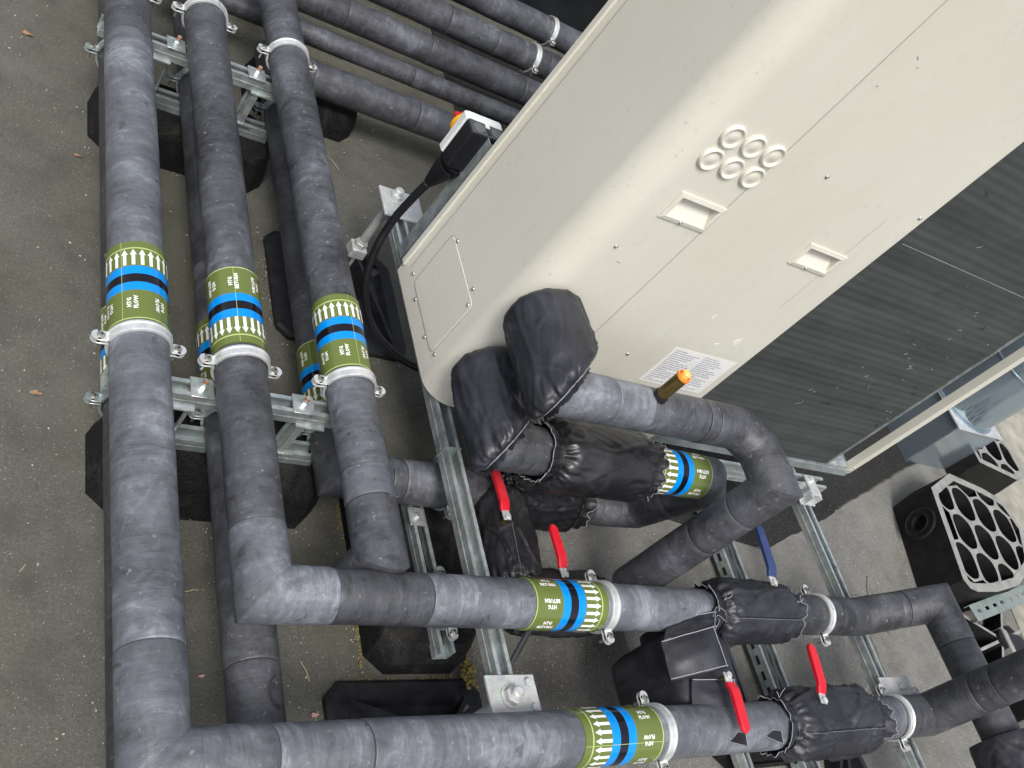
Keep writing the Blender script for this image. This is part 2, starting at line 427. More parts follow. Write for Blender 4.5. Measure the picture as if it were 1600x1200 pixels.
# ------------------------------------------------------------------ insulated pipes
def sleeve(parent, pts, r, name='insulation_sleeve', mat=None, seg=44, step=.02, seed=0, lip=(True, True), sag=.010, s0=0.0, label=None):
    """one length of insulation; corners are mitred; slightly lumpy, lips rolled in at the ends"""
    pts = [Vector(p) for p in pts]; mb = MB(); rings = []
    dirs = [(pts[i + 1] - pts[i]).normalized() for i in range(len(pts) - 1)]
    ups = []; a, b = frame(dirs[0]); ups.append(a)
    for i in range(1, len(dirs)):
        q = dirs[i - 1].rotation_difference(dirs[i]); a = q @ a; ups.append(a)
    along = s0
    for i, d in enumerate(dirs):
        L = (pts[i + 1] - pts[i]).length
        def tanlen(j):
            th = dirs[j - 1].angle(dirs[j]); return r * math.tan(th / 2)
        t0 = tanlen(i) + .006 if i > 0 else 0
        t1 = L - (tanlen(i + 1) + .006) if i < len(dirs) - 1 else L
        nst = max(1, int((t1 - t0) / step)); 
        A = ups[i]; B = d.cross(A)
        ts = [t0 + (t1 - t0) * k / nst for k in range(nst + 1)]
        if i == 0 and lip[0]: ts = [0, .0015, .004] + [x for x in ts if x > .008]
        if i == len(dirs) - 1 and lip[1]: ts = [x for x in ts if x < L - .008] + [L - .004, L - .0015, L]
        for t in ts:
            k = 1.0
            if i == 0 and lip[0]: k = 1 - .022 * max(0, 1 - t / .004) ** 2
            if i == len(dirs) - 1 and lip[1]: k *= 1 - .022 * max(0, 1 - (L - t) / .004) ** 2
            ring = []
            for n_ in range(seg):
                th = 2 * PI * n_ / seg; rad = A * math.cos(th) + B * math.sin(th); c = pts[i] + d * t
                nz = noise.noise(Vector((c.x * 7, c.y * 7, c.z * 7)) + rad * .9 + Vector((seed * 3.1, 0, 0)))
                nz2 = noise.noise(c * 28 + rad * 2.3 + Vector((0, seed * 1.7, 0)))
                ring.append(c + rad * (r * k * (1 + sag * 1.6 * nz + sag * .35 * nz2)))
            rings.append((ring, along + t))
        if i < len(dirs) - 1:      # mitre ring
            nrm = (dirs[i] + dirs[i + 1]).normalized(); ring = []
            for n_ in range(seg):
                th = 2 * PI * n_ / seg; rad = (A * math.cos(th) + B * math.sin(th)) * r * 1.004
                ring.append(pts[i + 1] + rad - d * (rad.dot(nrm) / d.dot(nrm)))
            rings.append((ring, along + L))
        along += L
    vs = []; al = []
    for ring, t in rings: vs += ring; al += [t + .001] * seg
    fs = []
    for j in range(len(rings) - 1):
        for i in range(seg): fs.append((j * seg + i, j * seg + (i + 1) % seg, (j + 1) * seg + (i + 1) % seg, (j + 1) * seg + i))
    fs.append(tuple(range(seg - 1, -1, -1))); fs.append(tuple(range((len(rings) - 1) * seg, len(rings) * seg)))
    mb.add(vs, fs, 0, al)
    return mb.build(name, mat or RUB, parent, smooth=math.radians(34), label=label)

def pipe_line(parent, pts, r, joints, mat=None, seed=0, seg=44, elb=.13, sag=.010, pale=()):
    """whole pipe: elbow pieces at the corners (close corners share one), straight sleeves between, butted at joints
    (distances from the leg's start); pale: indices of the chalkier pieces"""
    pts = [Vector(p) for p in pts]; n = len(pts); pieces = []; s = 0; i = 0
    LL = [(pts[k + 1] - pts[k]).length for k in range(n - 1)]; DD = [(pts[k + 1] - pts[k]).normalized() for k in range(n - 1)]
    cum = [0]
    for l in LL: cum.append(cum[-1] + l)
    # corner clusters
    cl = []; k = 1
    while k < n - 1:
        g = [k]
        while k + 1 < n - 1 and LL[k] < .21: k += 1; g.append(k)
        cl.append(g); k += 1
    prev_i, prev_off = 0, 0.0
    for g in cl + [None]:
        leg = (g[0] - 1) if g else n - 2; L = LL[leg]
        e1 = min(elb, L * (.45 if prev_off > 0 else .6)) if g else 0
        js = [prev_off] + [x for x in joints.get(leg, []) if prev_off + .03 < x < L - e1 - .03] + [L - e1]
        for q in range(len(js) - 1): pieces.append(('insulation_sleeve', [pts[leg] + DD[leg] * (js[q] + .0008), pts[leg] + DD[leg] * (js[q + 1] - .0008)], r * (1 + .012 * math.sin(seed * 5 + q * 2.3 + leg)), cum[leg] + js[q]))
        if g:
            nl = g[-1]; more = any(h_ is not g and h_[0] > nl for h_ in cl); f1 = min(elb, LL[nl] * (.45 if more else .6))
            pieces.append(('elbow', [pts[leg] + DD[leg] * (L - e1 + .0008)] + [pts[q] for q in g] + [pts[nl] + DD[nl] * (f1 - .0008)], r * 1.015, cum[leg] + L - e1)); prev_off = f1
    for q, (nm, P, rr, s0) in enumerate(pieces):
        sleeve(parent, P, rr, nm, RUBP if q in pale else mat, seg, .018, seed + q, s0=s0, sag=sag * (1.5 if nm == 'elbow' else 1))

def wrap_text(body, size):
    cu = bpy.data.curves.new('print', 'FONT'); cu.body = body; cu.size = size; cu.align_x = 'CENTER'; cu.align_y = 'CENTER'; cu.resolution_u = 1
    cu.offset = size * .045
    o = bpy.data.objects.new('print', cu); C.objects.link(o)
    dg = bpy.context.evaluated_depsgraph_get(); me = bpy.data.meshes.new_from_object(o.evaluated_get(dg))
    vs = [v.co.copy() for v in me.vertices]; fs = [tuple(p.vertices) for p in me.polygons]
    bpy.data.objects.remove(o); bpy.data.curves.remove(cu); bpy.data.meshes.remove(me)
    return vs, fs
TXT = {}
for s_ in ('FLOW', 'RETURN', 'HTG'): TXT[s_] = wrap_text(s_, .0115)

def marker_tape(parent, o, d, r, L, word, lap=.6, twist=0):
    """pipe marker: starts (text end) at o and runs L along d; arrows at the far end point along d"""
    o, d = Vector(o), Vector(d).normalized(); a, b = frame(d); rt = r + .0022
    bands = [(0, .012, 3), (.012, .36, 0), (.36, .462, 1), (.462, .568, 2), (.568, .670, 1), (.670, .90, 0), (.90, .915, 3), (.915, 1, 0)]
    mb = MB()
    mb.lathe(o, d, [(-.0004, r * .98), (0, rt)], 48, 0)
    for t0, t1, mi in bands: mb.lathe(o, d, [(t0 * L, rt), (t1 * L, rt)], 48, mi)
    mb.lathe(o, d, [(L, rt), (L + .0004, r * .98)], 48, 0)
    # the lapped end of the strip: a thin line along the pipe
    for dt in (0.0,):
        vs = []
        for h in (0, L):
            for q in (-.008, .008): vs.append(o + d * h + (a * math.cos(lap + q) + b * math.sin(lap + q)) * (rt + .0007))
        mb.add(vs, [(0, 1, 3, 2)], 3)
    tp = mb.build('marker_tape', [GREEN, BLUE, TBLK, TLINE], parent, smooth=math.radians(40))
    pr = MB(); R = rt + .0010
    def put(u, v): return o + d * v + (a * math.cos(u / R) + b * math.sin(u / R)) * R
    n = 22; w2, hw = .0034, .0068; y0, y1, y2 = .680 * L, .815 * L, .885 * L
    for k in range(n):
        u = 2 * PI * R * k / n + twist
        pr.add([put(u - w2, y0), put(u, y0), put(u + w2, y0), put(u - w2, y1), put(u, y1), put(u + w2, y1)], [(0, 1, 4, 3), (1, 2, 5, 4)])
        pr.add([put(u - hw, y1), put(u, y1), put(u + hw, y1), put(u, y2)], [(0, 1, 3), (1, 2, 3)])
    pr.build('flow_arrow', WHITE, tp, kind='stuff')
    tx = MB()
    for k in range(7):
        u = 2 * PI * R * (k + .3) / 7 + twist; sg = 1 if k % 2 == 0 else -1
        for line, off in (('HTG', .0065), (word, -.0065)):
            vs, fs = TXT[line]
            tx.add([put(u + sg * (q.y + off), .20 * L + sg * q.x) for q in vs], fs)
    tx.build('printed_word', WHITE, tp, kind='stuff')
    return tp

def clamp(label, c, d, r, up=(0, 0, 1), rod=0.0, group='zinc pipe clamps', bw=.024, lugs=(1, -1), bright=True):
    """two-part rib-edged pipe clamp: ring halves, four ears, two screws"""
    c, d, up = Vector(c), Vector(d).normalized(), Vector(up).normalized(); side = d.cross(up).normalized(); up = side.cross(d)
    t = thing('pipe_clamp', label, 'pipe clamp', c, group); h = bw / 2; R = r + .0035
    prof = [(-h, R - .003), (-h, R + .0026), (-h + .004, R + .0034), (-h + .006, R + .0012), (h - .006, R + .0012), (h - .004, R + .0034), (h, R + .0026), (h, R - .003)]
    mt = ZINC if bright else GALV
    for nm, s in (('upper_band', 1), ('lower_band', -1)):
        mb = MB(); a, b = frame(d)
        base = math.atan2((up * s).dot(b), (up * s).dot(a)); gap = .07
        mb.lathe(c, d, prof, 30, 0, base - PI / 2 + gap, base + PI / 2 - gap, closed=True)
        for q in lugs:
            e0 = c + side * q * (R - .002) + up * s * (.0050)
            rot = Matrix((side * q, d, (side * q).cross(d))).transposed()
            mb.box(e0 + side * q * .011, (.024, bw, .0034), rot, 0, 1.0, .0008)
            mb.cyl(e0 + side * q * .0226 - up * .0017, e0 + side * q * .0226 + up * .0017, h * .98, h * .98, 16)
        mb.build(nm, mt, t, smooth=math.radians(30))
    for q in lugs:
        p = c + side * q * (R + .0145); mb = MB()
        mb.cyl(p - up * .030, p + up * .006, .0036, None, 10)
        mb.cyl(p + up * .0066, p + up * .0082, .0085, None, 16)
        mb.cyl(p + up * .0082, p + up * .0125, .0068, .0055, 6)
        mb.box(p + up * .0128, (.0075, .0014, .001), None, 1)
        mb.box(p + up * .0130, (.0014, .0075, .001), None, 1)
        mb.build('screw', [SCREW, BLACKP], t, smooth=math.radians(30))
    if rod > 0:
        mb = MB(); mb.cyl(c - up * (R - .001), c - up * (R + .012), .0085, None, 6); mb.cyl(c - up * (R + .010), c - up * (R + rod), .005, None, 10)
        mb.build('threaded_rod', GALV, t, smooth=math.radians(30))
    return t

def channel(mb, p0, p1, face=(0, 0, 1), w=.041, h=.041, th=.0025, lip=.0095, slots=False, mi=0):
    """C-profile strut, its open side facing 'face'"""
    p0, p1, f = Vector(p0), Vector(p1), Vector(face).normalized(); d = (p1 - p0).normalized(); s = d.cross(f).normalized()
    W = w / 2
    prof = [(-W, 0), (W, 0), (W, h), (W - lip, h), (W - lip, h - .006), (W - lip + th, h - .006), (W - lip + th, h - th), (W - th, h - th), (W - th, th),
            (-W + th, th), (-W + th, h - th), (-W + lip - th, h - th), (-W + lip - th, h - .006), (-W + lip, h - .006), (-W + lip, h), (-W, h)]
    n = len(prof); vs = []
    for p in (p0, p1):
        for x, y in prof: vs.append(p + s * x + f * (y - h))
    fs = [(i, (i + 1) % n, n + (i + 1) % n, n + i) for i in range(n)]
    ends = [(0, 1, 8, 9), (1, 2, 7, 8), (2, 3, 6, 7), (3, 4, 5, 6), (0, 9, 10, 15), (10, 11, 14, 15), (11, 12, 13, 14)]
    fs += ends + [tuple(n + i for i in reversed(e)) for e in ends]
    mb.add(vs, fs, mi)
    # stiffening groove line on both webs
    for q in (-1, 1):
        c = p0.lerp(p1, .5) + s * q * (W + .0004) - f * (h * .55); L = (p1 - p0).length
        mb.box(c, (L, .0012, .0050), Matrix((d, s, f)).transposed(), mi)
    if slots:
        L = (p1 - p0).length; k = int(L / .05)
        for i in range(k):
            for q in (-1, 1):
                c = p0 + d * (.025 + i * .05) + s * q * (W + .0006) - f * (h * .5)
                mb.box(c, (.028, .0012, .011), Matrix((d, s, f)).transposed(), 1)

def plate_nut(mb, c, size=.042, rod=.03, nut=.0095, mi=0, tip=None):
    c = Vector(c)
    mb.box(c + Vector((0, 0, .0025)), (size, size, .005), None, mi, 1.0, .0007)
    mb.cyl(c + Vector((0, 0, .005)), c + Vector((0, 0, .0065)), nut * 1.35, None, 18, mi)
    mb.hexnut(c + Vector((0, 0, .0065)), (0, 0, 1), nut, .009, mi)
    mb.cyl(c + Vector((0, 0, .0155)), c + Vector((0, 0, .0155 + rod * .5)), nut * .5, None, 10, mi)

# top tier z, low tier z
ZT, ZL, R0 = .385, .19, .055
XV = {1: .560, 2: .770, 3: .990}; XB = {1: .605, 2: .825, 3: 1.085}
YP1, YP2 = .745, .450

def offset_pts(L): return L

p1_ = thing('insulated_pipe', 'outermost upper black pipe that turns the bottom corner and rises at its far end', 'pipe', (XV[1], YP2, ZT), 'upper insulated pipes')
pipe_line(p1_, [(XV[1], 3.3, ZT), (XV[1], YP2, ZT), (2.755, YP2, ZT), (2.755, YP2, 1.15)], R0 * 1.03, {0: [1.10], 1: [.36], 2: [.25]}, seed=1, elb=.185, pale=(1, 2, 3, 4))
marker_tape(p1_, (XV[1], 1.287, ZT), (0, 1, 0), R0 * 1.045, .202, 'FLOW', lap=2.4)
marker_tape(p1_, (1.622, YP2, ZT), (-1, 0, 0), R0 * 1.045, .222, 'FLOW', lap=2.15)

p2_ = thing('insulated_pipe', 'middle upper black pipe turning right under the jacket with blue lever', 'pipe', (XV[2], YP1, ZT), 'upper insulated pipes')
pipe_line(p2_, [(XV[2], 3.3, ZT), (XV[2], YP1, ZT), (2.62, YP1, ZT), (2.885, YP1, .50), (2.885, -.45, .50)], R0 * .985, {0: [], 1: [.34, 1.16], 3: [.40]}, seed=2, elb=.13, pale=(1, 3))
marker_tape(p2_, (XV[2], 1.486, ZT), (0, -1, 0), R0, .205, 'RETURN', lap=1.2)
marker_tape(p2_, (1.368, YP1, ZT), (1, 0, 0), R0, .210, 'RETURN', lap=-.5)

p3_ = thing('insulated_pipe', 'inner upper black pipe that ends in an elbow dropping to the floor', 'pipe', (XV[3], .84, ZT), 'upper insulated pipes')
pipe_line(p3_, [(XV[3] + .010, 3.3, ZT), (XV[3] + .042, .836, ZT), (XV[3] + .042, .836, ZL), (XV[3] + .18, .838, ZL), (2.02, .845, ZL)], R0 * .98, {0: [2.02, 2.27]}, seed=3, elb=.12, pale=(1, 2))
marker_tape(p3_, (XV[3] + .036, 1.277, ZT), (0, 1, 0), R0, .205, 'FLOW', lap=1.55)

b1_ = thing('insulated_pipe', 'lower black pipe mostly hidden beneath the outermost upper pipe', 'pipe', (XB[1], .5, ZL), 'lower insulated pipes')
pipe_line(b1_, [(XB[1], 3.3, ZL), (XB[1], -.3, ZL)], R0 * .98, {0: [1.9]}, RUBD, seed=4)  # darker rubber puts the shade under the upper pipe into the colour
marker_tape(b1_, (XB[1], 1.50, ZL), (0, -1, 0), R0, .20, 'RETURN', lap=2)
b2_ = thing('insulated_pipe', 'lower black pipe running under the right-turning pipe with a curved dark mark', 'pipe', (XB[2], .5, ZL), 'lower insulated pipes')
pipe_line(b2_, [(2.7, 3.10, ZL), (XB[2], 3.10, ZL), (XB[2], -.3, ZL)], R0 * 1.0, {0: [.5, .95, 1.3], 1: [1.4, 2.42]}, RUB, seed=5)
marker_tape(b2_, (XB[2], 1.315, ZL), (0, 1, 0), R0, .20, 'FLOW', lap=2.2)
b3_ = thing('insulated_pipe', 'lower black pipe below the inner one, turning right under the steel channel', 'pipe', (XB[3], 1.15, ZL), 'lower insulated pipes')
pipe_line(b3_, [(2.9, 2.65, ZL), (XB[3], 2.65, ZL), (XB[3], 1.15, ZL), (1.98, 1.15, ZL), (2.02, 1.13, .23), (2.02, 1.06, .48), (1.98, 1.06, .52), (1.325, 1.06, .52), (1.325, 1.30, .52)], R0 * 1.02, {0: [.6, .95, 1.3], 2: [.16, .44], 6: [.2]}, RUB, seed=6, elb=.12)
marker_tape(b3_, (XB[3], 1.505, ZL), (0, -1, 0), R0 * 1.03, .20, 'RETURN', lap=1.0)
marker_tape(b3_, (1.945, 1.06, .52), (-1, 0, 0), R0 * 1.03, .19, 'RETURN', lap=-.35)

u_ = thing('insulated_pipe', 'high black pipe with a brass plug, leaving the unit and dropping to the floor', 'pipe', (1.325, 1.06, .74), 'pipes connected to the beige unit')
pipe_line(u_, [(1.325, 1.30, .74), (1.325, 1.06, .74), (1.870, 1.06, .74), (1.925, 1.005, .74), (1.925, .90, .74), (1.925, .90, ZL)], R0 * .96, {1: [.22, .40], 4: [.25]}, RUB, seed=8, elb=.11, pale=(1, 2))
mb = MB(); mb.cyl((1.555, 1.06, .782), (1.555, 1.06, .802), .020, .018, 24, 1)
mb.cyl((1.555, 1.06, .798), (1.555, 1.06, .862), .0155, None, 24)
mb.cyl((1.555, 1.06, .862), (1.555, 1.06, .868), .0145, .0165, 24)
plug = mb.build('test_plug', [BRASS, BLACKP], u_, smooth=math.radians(35))
mb = MB(); mb.lathe((1.555, 1.06, .868), (0, 0, 1), [(0, .0168), (.006, .0168), (.006, .0135), (.002, .013), (.002, 0.0001)], 24, 0)
mb.lathe((1.555, 1.06, .870), (0, 0, 1), [(0, .0100), (.013, .0098), (.015, .008), (.015, .0001)], 20, 1)
mb.build('orange_cap', [ORANGE, ORANGE2], plug, smooth=math.radians(35))

# pipes in the background
def bgpipe(label, y, z, r, x0, x1, joints, seed):
    t = thing('insulated_pipe', label, 'pipe', (x0, y, z), 'background insulated pipes')
    pipe_line(t, [(x0, y, z), (x1, y, z)], r, {0: joints}, RUB, seed=seed, seg=36, sag=.016); return t
bgpipe('thin black pipe between the two thickest pipes behind the switch', 2.88, ZL, .036, .74, 3.2, [.9, 1.6], 21)
bgpipe('black pipe behind the switch with a clamp close to the unit edge', 3.28, .24, .057, .80, 3.6, [.55, 1.05, 1.28, 1.55], 22)
bgpipe('rearmost black pipe, next to the dark cabinet at the top', 3.53, .26, .059, 1.1, 4.0, [.8, 1.5], 23)

# ------------------------------------------------------------------ clamps
clamp('zinc clamp just below the tape on the outermost upper pipe', (XV[1], 1.268, ZT), (0, 1, 0), R0 * 1.035, rod=.02)
clamp('zinc clamp just below the tape on the middle upper pipe', (XV[2], 1.258, ZT), (0, 1, 0), R0 * 1.0, rod=.02)
clamp('zinc clamp just below the tape on the inner upper pipe', (XV[3] + .037, 1.258, ZT), (0, 1, 0), R0 * 1.0, rod=.02)
clamp('top clamp on the outermost upper pipe, mostly out of frame', (XV[1], 2.44, ZT), (0, 1, 0), R0 * 1.035, rod=.02)
clamp('zinc clamp near the top of the middle upper pipe', (XV[2], 2.44, ZT), (0, 1, 0), R0 * 1.0, rod=.02)
clamp('zinc clamp near the top of the inner upper pipe', (XV[3] + .02, 2.40, ZT), (0, 1, 0), R0 * 1.0, rod=.02)
for i, q in ((1, 'outermost'), (2, 'middle'), (3, 'inner')):
    clamp('zinc clamp hanging the %s lower pipe under the nearer cross channel' % q, (XB[i], 1.262, ZL), (0, 1, 0), R0 * 1.02, rod=.04, bright=False)
    clamp('zinc clamp hanging the %s lower pipe under the farther cross channel' % q, (XB[i], 2.405, ZL), (0, 1, 0), R0 * 1.02, rod=.04, bright=False)
clamp('zinc clamp beside the arrows on the right-turning pipe', (1.600, YP1, ZT), (1, 0, 0), R0 * 1.0, rod=.02)
clamp('zinc clamp right of the jacket with the blue lever', (2.425, YP1, ZT), (1, 0, 0), R0 * 1.0, rod=.05)
clamp('zinc clamp beside the bottom flow tape', (1.650, YP2, ZT), (1, 0, 0), R0 * 1.04, rod=.02)
clamp('zinc clamp on the bottom pipe, right of the crumpled jacket', (2.585, YP2, ZT), (1, 0, 0), R0 * 1.04, rod=.05)
clamp('dull clamp on the floor-level pipe, peeping out either side of the pipe above', (1.315, .832, ZL), (1, 0, 0), R0 * 1.0, rod=.02, bright=False)
clamp('zinc clamp on the low pipe beside the long steel channel', (1.385, 1.15, ZL), (1, 0, 0), R0 * 1.03, rod=.02, bright=False)
clamp('zinc clamp on the rearmost pipe, beside the dark cabinet', (2.44, 3.53, .26), (1, 0, 0), .060, rod=.05)
clamp('zinc clamp on a background pipe, right against the unit edge', (2.28, 3.28, .24), (1, 0, 0), .058, rod=.05)

# ------------------------------------------------------------------ cross supports of the pipe run
def octa(x0, x1, y0, y1, c): return [(x0 + c, y0), (x1 - c, y0), (x1, y0 + c), (x1, y1 - c), (x1 - c, y1), (x0 + c, y1), (x0, y1 - c), (x0, y0 + c)]
def rubber_block(label, x0, x1, y0, y1, h=.12, group='black rubber support blocks'):
    t = thing('rubber_block', label, 'support block', ((x0 + x1) / 2, (y0 + y1) / 2, 0), group)
    m = MB(); P = octa(x0, x1, y0, y1, .045); n = len(P)
    cx, cy = (x0 + x1) / 2, (y0 + y1) / 2
    lv = [(.001, 1.0, 1.0), (.05, .985, .98), (h - .012, .94, .90), (h, .92, .86)]
    vs = [(cx + (a - cx) * kx, cy + (b - cy) * ky, z) for z, kx, ky in lv for a, b in P]
    fs = [(r * n + i, r * n + (i + 1) % n, (r + 1) * n + (i + 1) % n, (r + 1) * n + i) for r in range(3) for i in range(n)] + [tuple(range(3 * n, 4 * n))]
    m.add(vs, fs); m.build('block_body', RBLK, t)
    return t

def support(label, y, group='cross supports of the pipe run'):
    t = thing('pipe_support', label, 'pipe support', (.78, y, 0), group)
    m = MB(); channel(m, (.515, y, .329), (1.10, y, .329)); m.build('cross_channel', GALV, t)
    m = MB(); channel(m, (.62, y + .0, .165), (1.05, y + .0, .165), w=.041, h=.041); m.build('base_channel', GALVD, t)
    for x in (.66, .96):
        m = MB(); channel(m, (x, y - .01, .166), (x, y - .01, .287), face=(1, 0, 0), w=.030, h=.018, lip=.006)
        m.box((x + .01, y - .024, .286), (.070, .012, .004)); m.box((x, y - .024, .170), (.045, .010, .006))
        m.build('post', GALV, t)
    for x in (.706, .935):
        m = MB(); plate_nut(m, (x, y, .3300), .050, .030); m.cyl((x, y, .10), (x, y, .33), .005, None, 10)
        w_ = m.build('washer_plate', GALV, t, smooth=math.radians(30))
        m = MB(); m.cyl((x, y, .3545), (x, y, .3600), .0064, .0058, 12); m.build('rod_tip', RUST, w_, smooth=math.radians(30))
    m = MB(); m.box((1.045, y + .003, .3325), (.040, .034, .005), None, 0, 1, .0007); m.hexnut((1.045, y + .003, .335), (0, 0, 1), .009, .009); m.build('end_plate', GALV, t)
    return t
sup = support('nearer steel cross support just below the pipe marker tapes', 1.225)
dup(sup, (0, 1.125, 0), 'farther steel cross support near the top of the pipe run')
rubber_block('black rubber block under the nearer cross support', .57, 1.10, 1.10, 1.34, .123)
rubber_block('black rubber block under the farther cross support', .575, 1.08, 2.23, 2.46, .123)
rubber_block('black rubber block end showing beyond the farther support', 1.06, 1.45, 2.62, 2.84, .10)
rubber_block('long black rubber block beneath the floor-level channel', 1.19, 1.47, .735, 1.25, .10)

# floor-level channel on the long block
t = thing('floor_channel', 'short galvanised channel on the long rubber block below the pipes', 'steel channel', (1.325, .9, .1))
m = MB(); channel(m, (1.335, .735, .135), (1.325, 1.22, .135)); m.build('channel_profile', GALVD, t)
m = MB(); m.box((1.318, 1.085, .1385), (.044, .05, .005), None, 0, 1, .0007); m.hexnut((1.318, 1.085, .141), (0, 0, 1), .009, .009); m.build('washer_plate', GALV, t)

# ------------------------------------------------------------------ frame that carries the unit
ZF = .331
fr = thing('unit_frame', 'galvanised steel frame carrying the beige unit, with adjustable feet', 'steel frame', (1.325, 1.2, 0))
m = MB(); channel(m, (1.325, .46, ZF), (1.325, 2.02, ZF)); m.build('long_channel', GALV, fr)
m = MB(); channel(m, (2.712, .30, ZF), (2.712, 2.1, ZF)); m.build('long_channel', GALV, fr)
m = MB(); channel(m, (1.36, 1.225, ZF + .042), (2.80, 1.225, ZF + .042), face=(0, 0, 1)); m.build('cross_channel', GALV, fr)
m = MB(); channel(m, (1.36, 1.66, ZF + .042), (2.80, 1.66, ZF + .042)); m.build('cross_channel', GALV, fr)
# collar sleeve on the left channel
m = MB(); m.box((1.325, 1.17, ZF - .0205), (.0455, .004, .0455)); m.build('joint_collar', GALV, fr)
# channel clip at the right crossing
m = MB()
m.box((2.712, 1.195, ZF + .004), (.075, .085, .005), None, 0, 1, .0008)
m.box((2.712, 1.200, ZF + .0475), (.046, .075, .005), None, 0, 1, .0008); m.box((2.690, 1.168, ZF + .025), (.004, .03, .042)); m.box((2.735, 1.168, ZF + .025), (.004, .03, .042))
m.hexnut((2.712, 1.22, ZF + .050), (0, 0, 1), .011, .010); m.hexnut((2.735, 1.178, ZF + .0065), (0, 0, 1), .009, .009)
m.build('clip_bracket', ZINC, fr, smooth=math.radians(30))
m = MB(); m.box((1.93, 1.212, ZF + .046), (.05, .05, .004), None, 0, 1, .0007); m.box((1.93, 1.188, ZF + .03), (.05, .004, .03)); m.build('clip_bracket', ZINC, fr)

def foot(label, x, y, px0, px1, py0, py1, zt=ZF + .0005, dx=0, dy=0, two=True, nub=True, tray=None, rodr=.0135, seedx=0):
    """adjustable foot: bolted plate, threaded rod, lower block with nut, moulded rubber tray"""
    f = thing('adjustable_foot', label, 'adjustable foot', (x, y, 0), 'adjustable feet of the steel frame')
    m = MB(); m.box(((px0 + px1) / 2, (py0 + py1) / 2, zt + .004), (px1 - px0, py1 - py0, .008), None, 0, 1, .0015); m.build('top_plate', HOTDIP, f)
    m = MB(); m.cyl((x, y, zt + .008), (x, y, zt + .0115), .0255, None, 28); m.hexnut((x, y, zt + .0115), (0, 0, 1), .0205, .015)
    m.lathe((x, y, zt + .0265), (0, 0, 1), [(0, rodr)] + [(.0015 * i, rodr - (.0012 if i % 2 else 0)) for i in range(1, 10)] + [(.0155, .009), (.0155, .0001)], 22)
    m.build('lock_nut', HOTDIP, f, smooth=math.radians(30))
    if two:
        for q in ((px1 - .022, y + .028), (px1 - .020, y - .026)):
            m = MB(); m.cyl((q[0], q[1], zt + .008), (q[0], q[1], zt + .0095), .0125, None, 20); m.hexnut((q[0], q[1], zt + .0095), (0, 0, 1), .0105, .0095); m.build('bolt', HOTDIP, f, smooth=math.radians(30))
    m = MB()
    prof = []; zz = 0.12; L = zt - .12
    k = int(L / .0035)
    for i in range(k + 1): prof.append((L * i / k, rodr * (1.0 if i % 2 else .92)))
    m.lathe((x, y, .12), (0, 0, 1), prof, 20); m.build('threaded_rod', HOTDIP, f, smooth=math.radians(50))
    m = MB(); m.box((x, y, .108), (.050, .050, .036), None, 0, .96, .003); m.hexnut((x, y, .126), (0, 0, 1), .0205, .017); m.cyl((x, y, .146), (x, y, .150), .017, .015, 22); m.cyl((x, y, .02), (x, y, .095), .022, .018, 20)
    m.build('base_nut', HOTDIP, f, smooth=math.radians(30))
    if tray:
        x0, x1, y0, y1 = tray; O = octa(x0, x1, y0, y1, .035); I = octa(x0 + .045, x1 - .045, y0 + .045, y1 - .045, .028)
        J = octa(x0 + .060, x1 - .060, y0 + .060, y1 - .060, .022); Q = octa(x0 + .008, x1 - .008, y0 + .008, y1 - .008, .034)
        m = MB(); n = 8; vs = []
        for P, z in ((O, .001), (O, .016), (Q, .022), (I, .026), (J, .010)): vs += [(a, b, z) for a, b in P]
        fs = [(r * n + i, r * n + (i + 1) % n, (r + 1) * n + (i + 1) % n, (r + 1) * n + i) for r in range(4) for i in range(n)] + [tuple(range(4 * n, 5 * n))]
        m.add(vs, fs); m.build('rubber_tray', TRAYM, f)
        for (ax, ay) in ((x0 + .05, y1 - .05), (x1 - .05, y1 - .05), (x1 - .05, y0 + .05), (x0 + .05, y0 + .05)):
            p = Vector((ax, ay, 0)); c = Vector((x, y, 0)); d = (p - c); L = d.length; d.normalize(); nn = Vector((-d.y, d.x, 0)) * .006
            m = MB(); s0 = c + d * .02
            vs = [s0 + nn, s0 - nn, p - nn, p + nn, s0 + nn + Vector((0, 0, .085)), s0 - nn + Vector((0, 0, .085)), p - nn + Vector((0, 0, .020)), p + nn + Vector((0, 0, .020))]
            vs = [v + Vector((0, 0, .009)) for v in vs]
            m.add(vs, [(3, 2, 1, 0), (4, 5, 6, 7), (0, 1, 5, 4), (1, 2, 6, 5), (2, 3, 7, 6), (3, 0, 4, 7)]); m.build('web', TRAYM, f)
    return f
foot('adjustable foot with a square bolted plate beside the bottom pipe', 1.318, .556, 1.264, 1.393, .498, .604, tray=(1.07, 1.49, .30, .716))
foot('adjustable foot with its threaded rod standing by the black cable', 1.318, 2.005, 1.272, 1.405, 1.928, 2.005 + .035, two=False, tray=(1.07, 1.49, 1.69, 2.09))
foot('adjustable foot half hidden behind the rising pipe', 2.79, .525, 2.68, 2.83, .49, .58, two=False, tray=(2.62, 2.98, .02, .32))
m = MB(); m.cyl((2.77, .548, ZF + .009), (2.77, .548, ZF + .018), .010, None, 6); tag(m.build('bolt_head', HOTDIP, fr), '', '') if False else m.build('bolt_head', HOTDIP, fr)

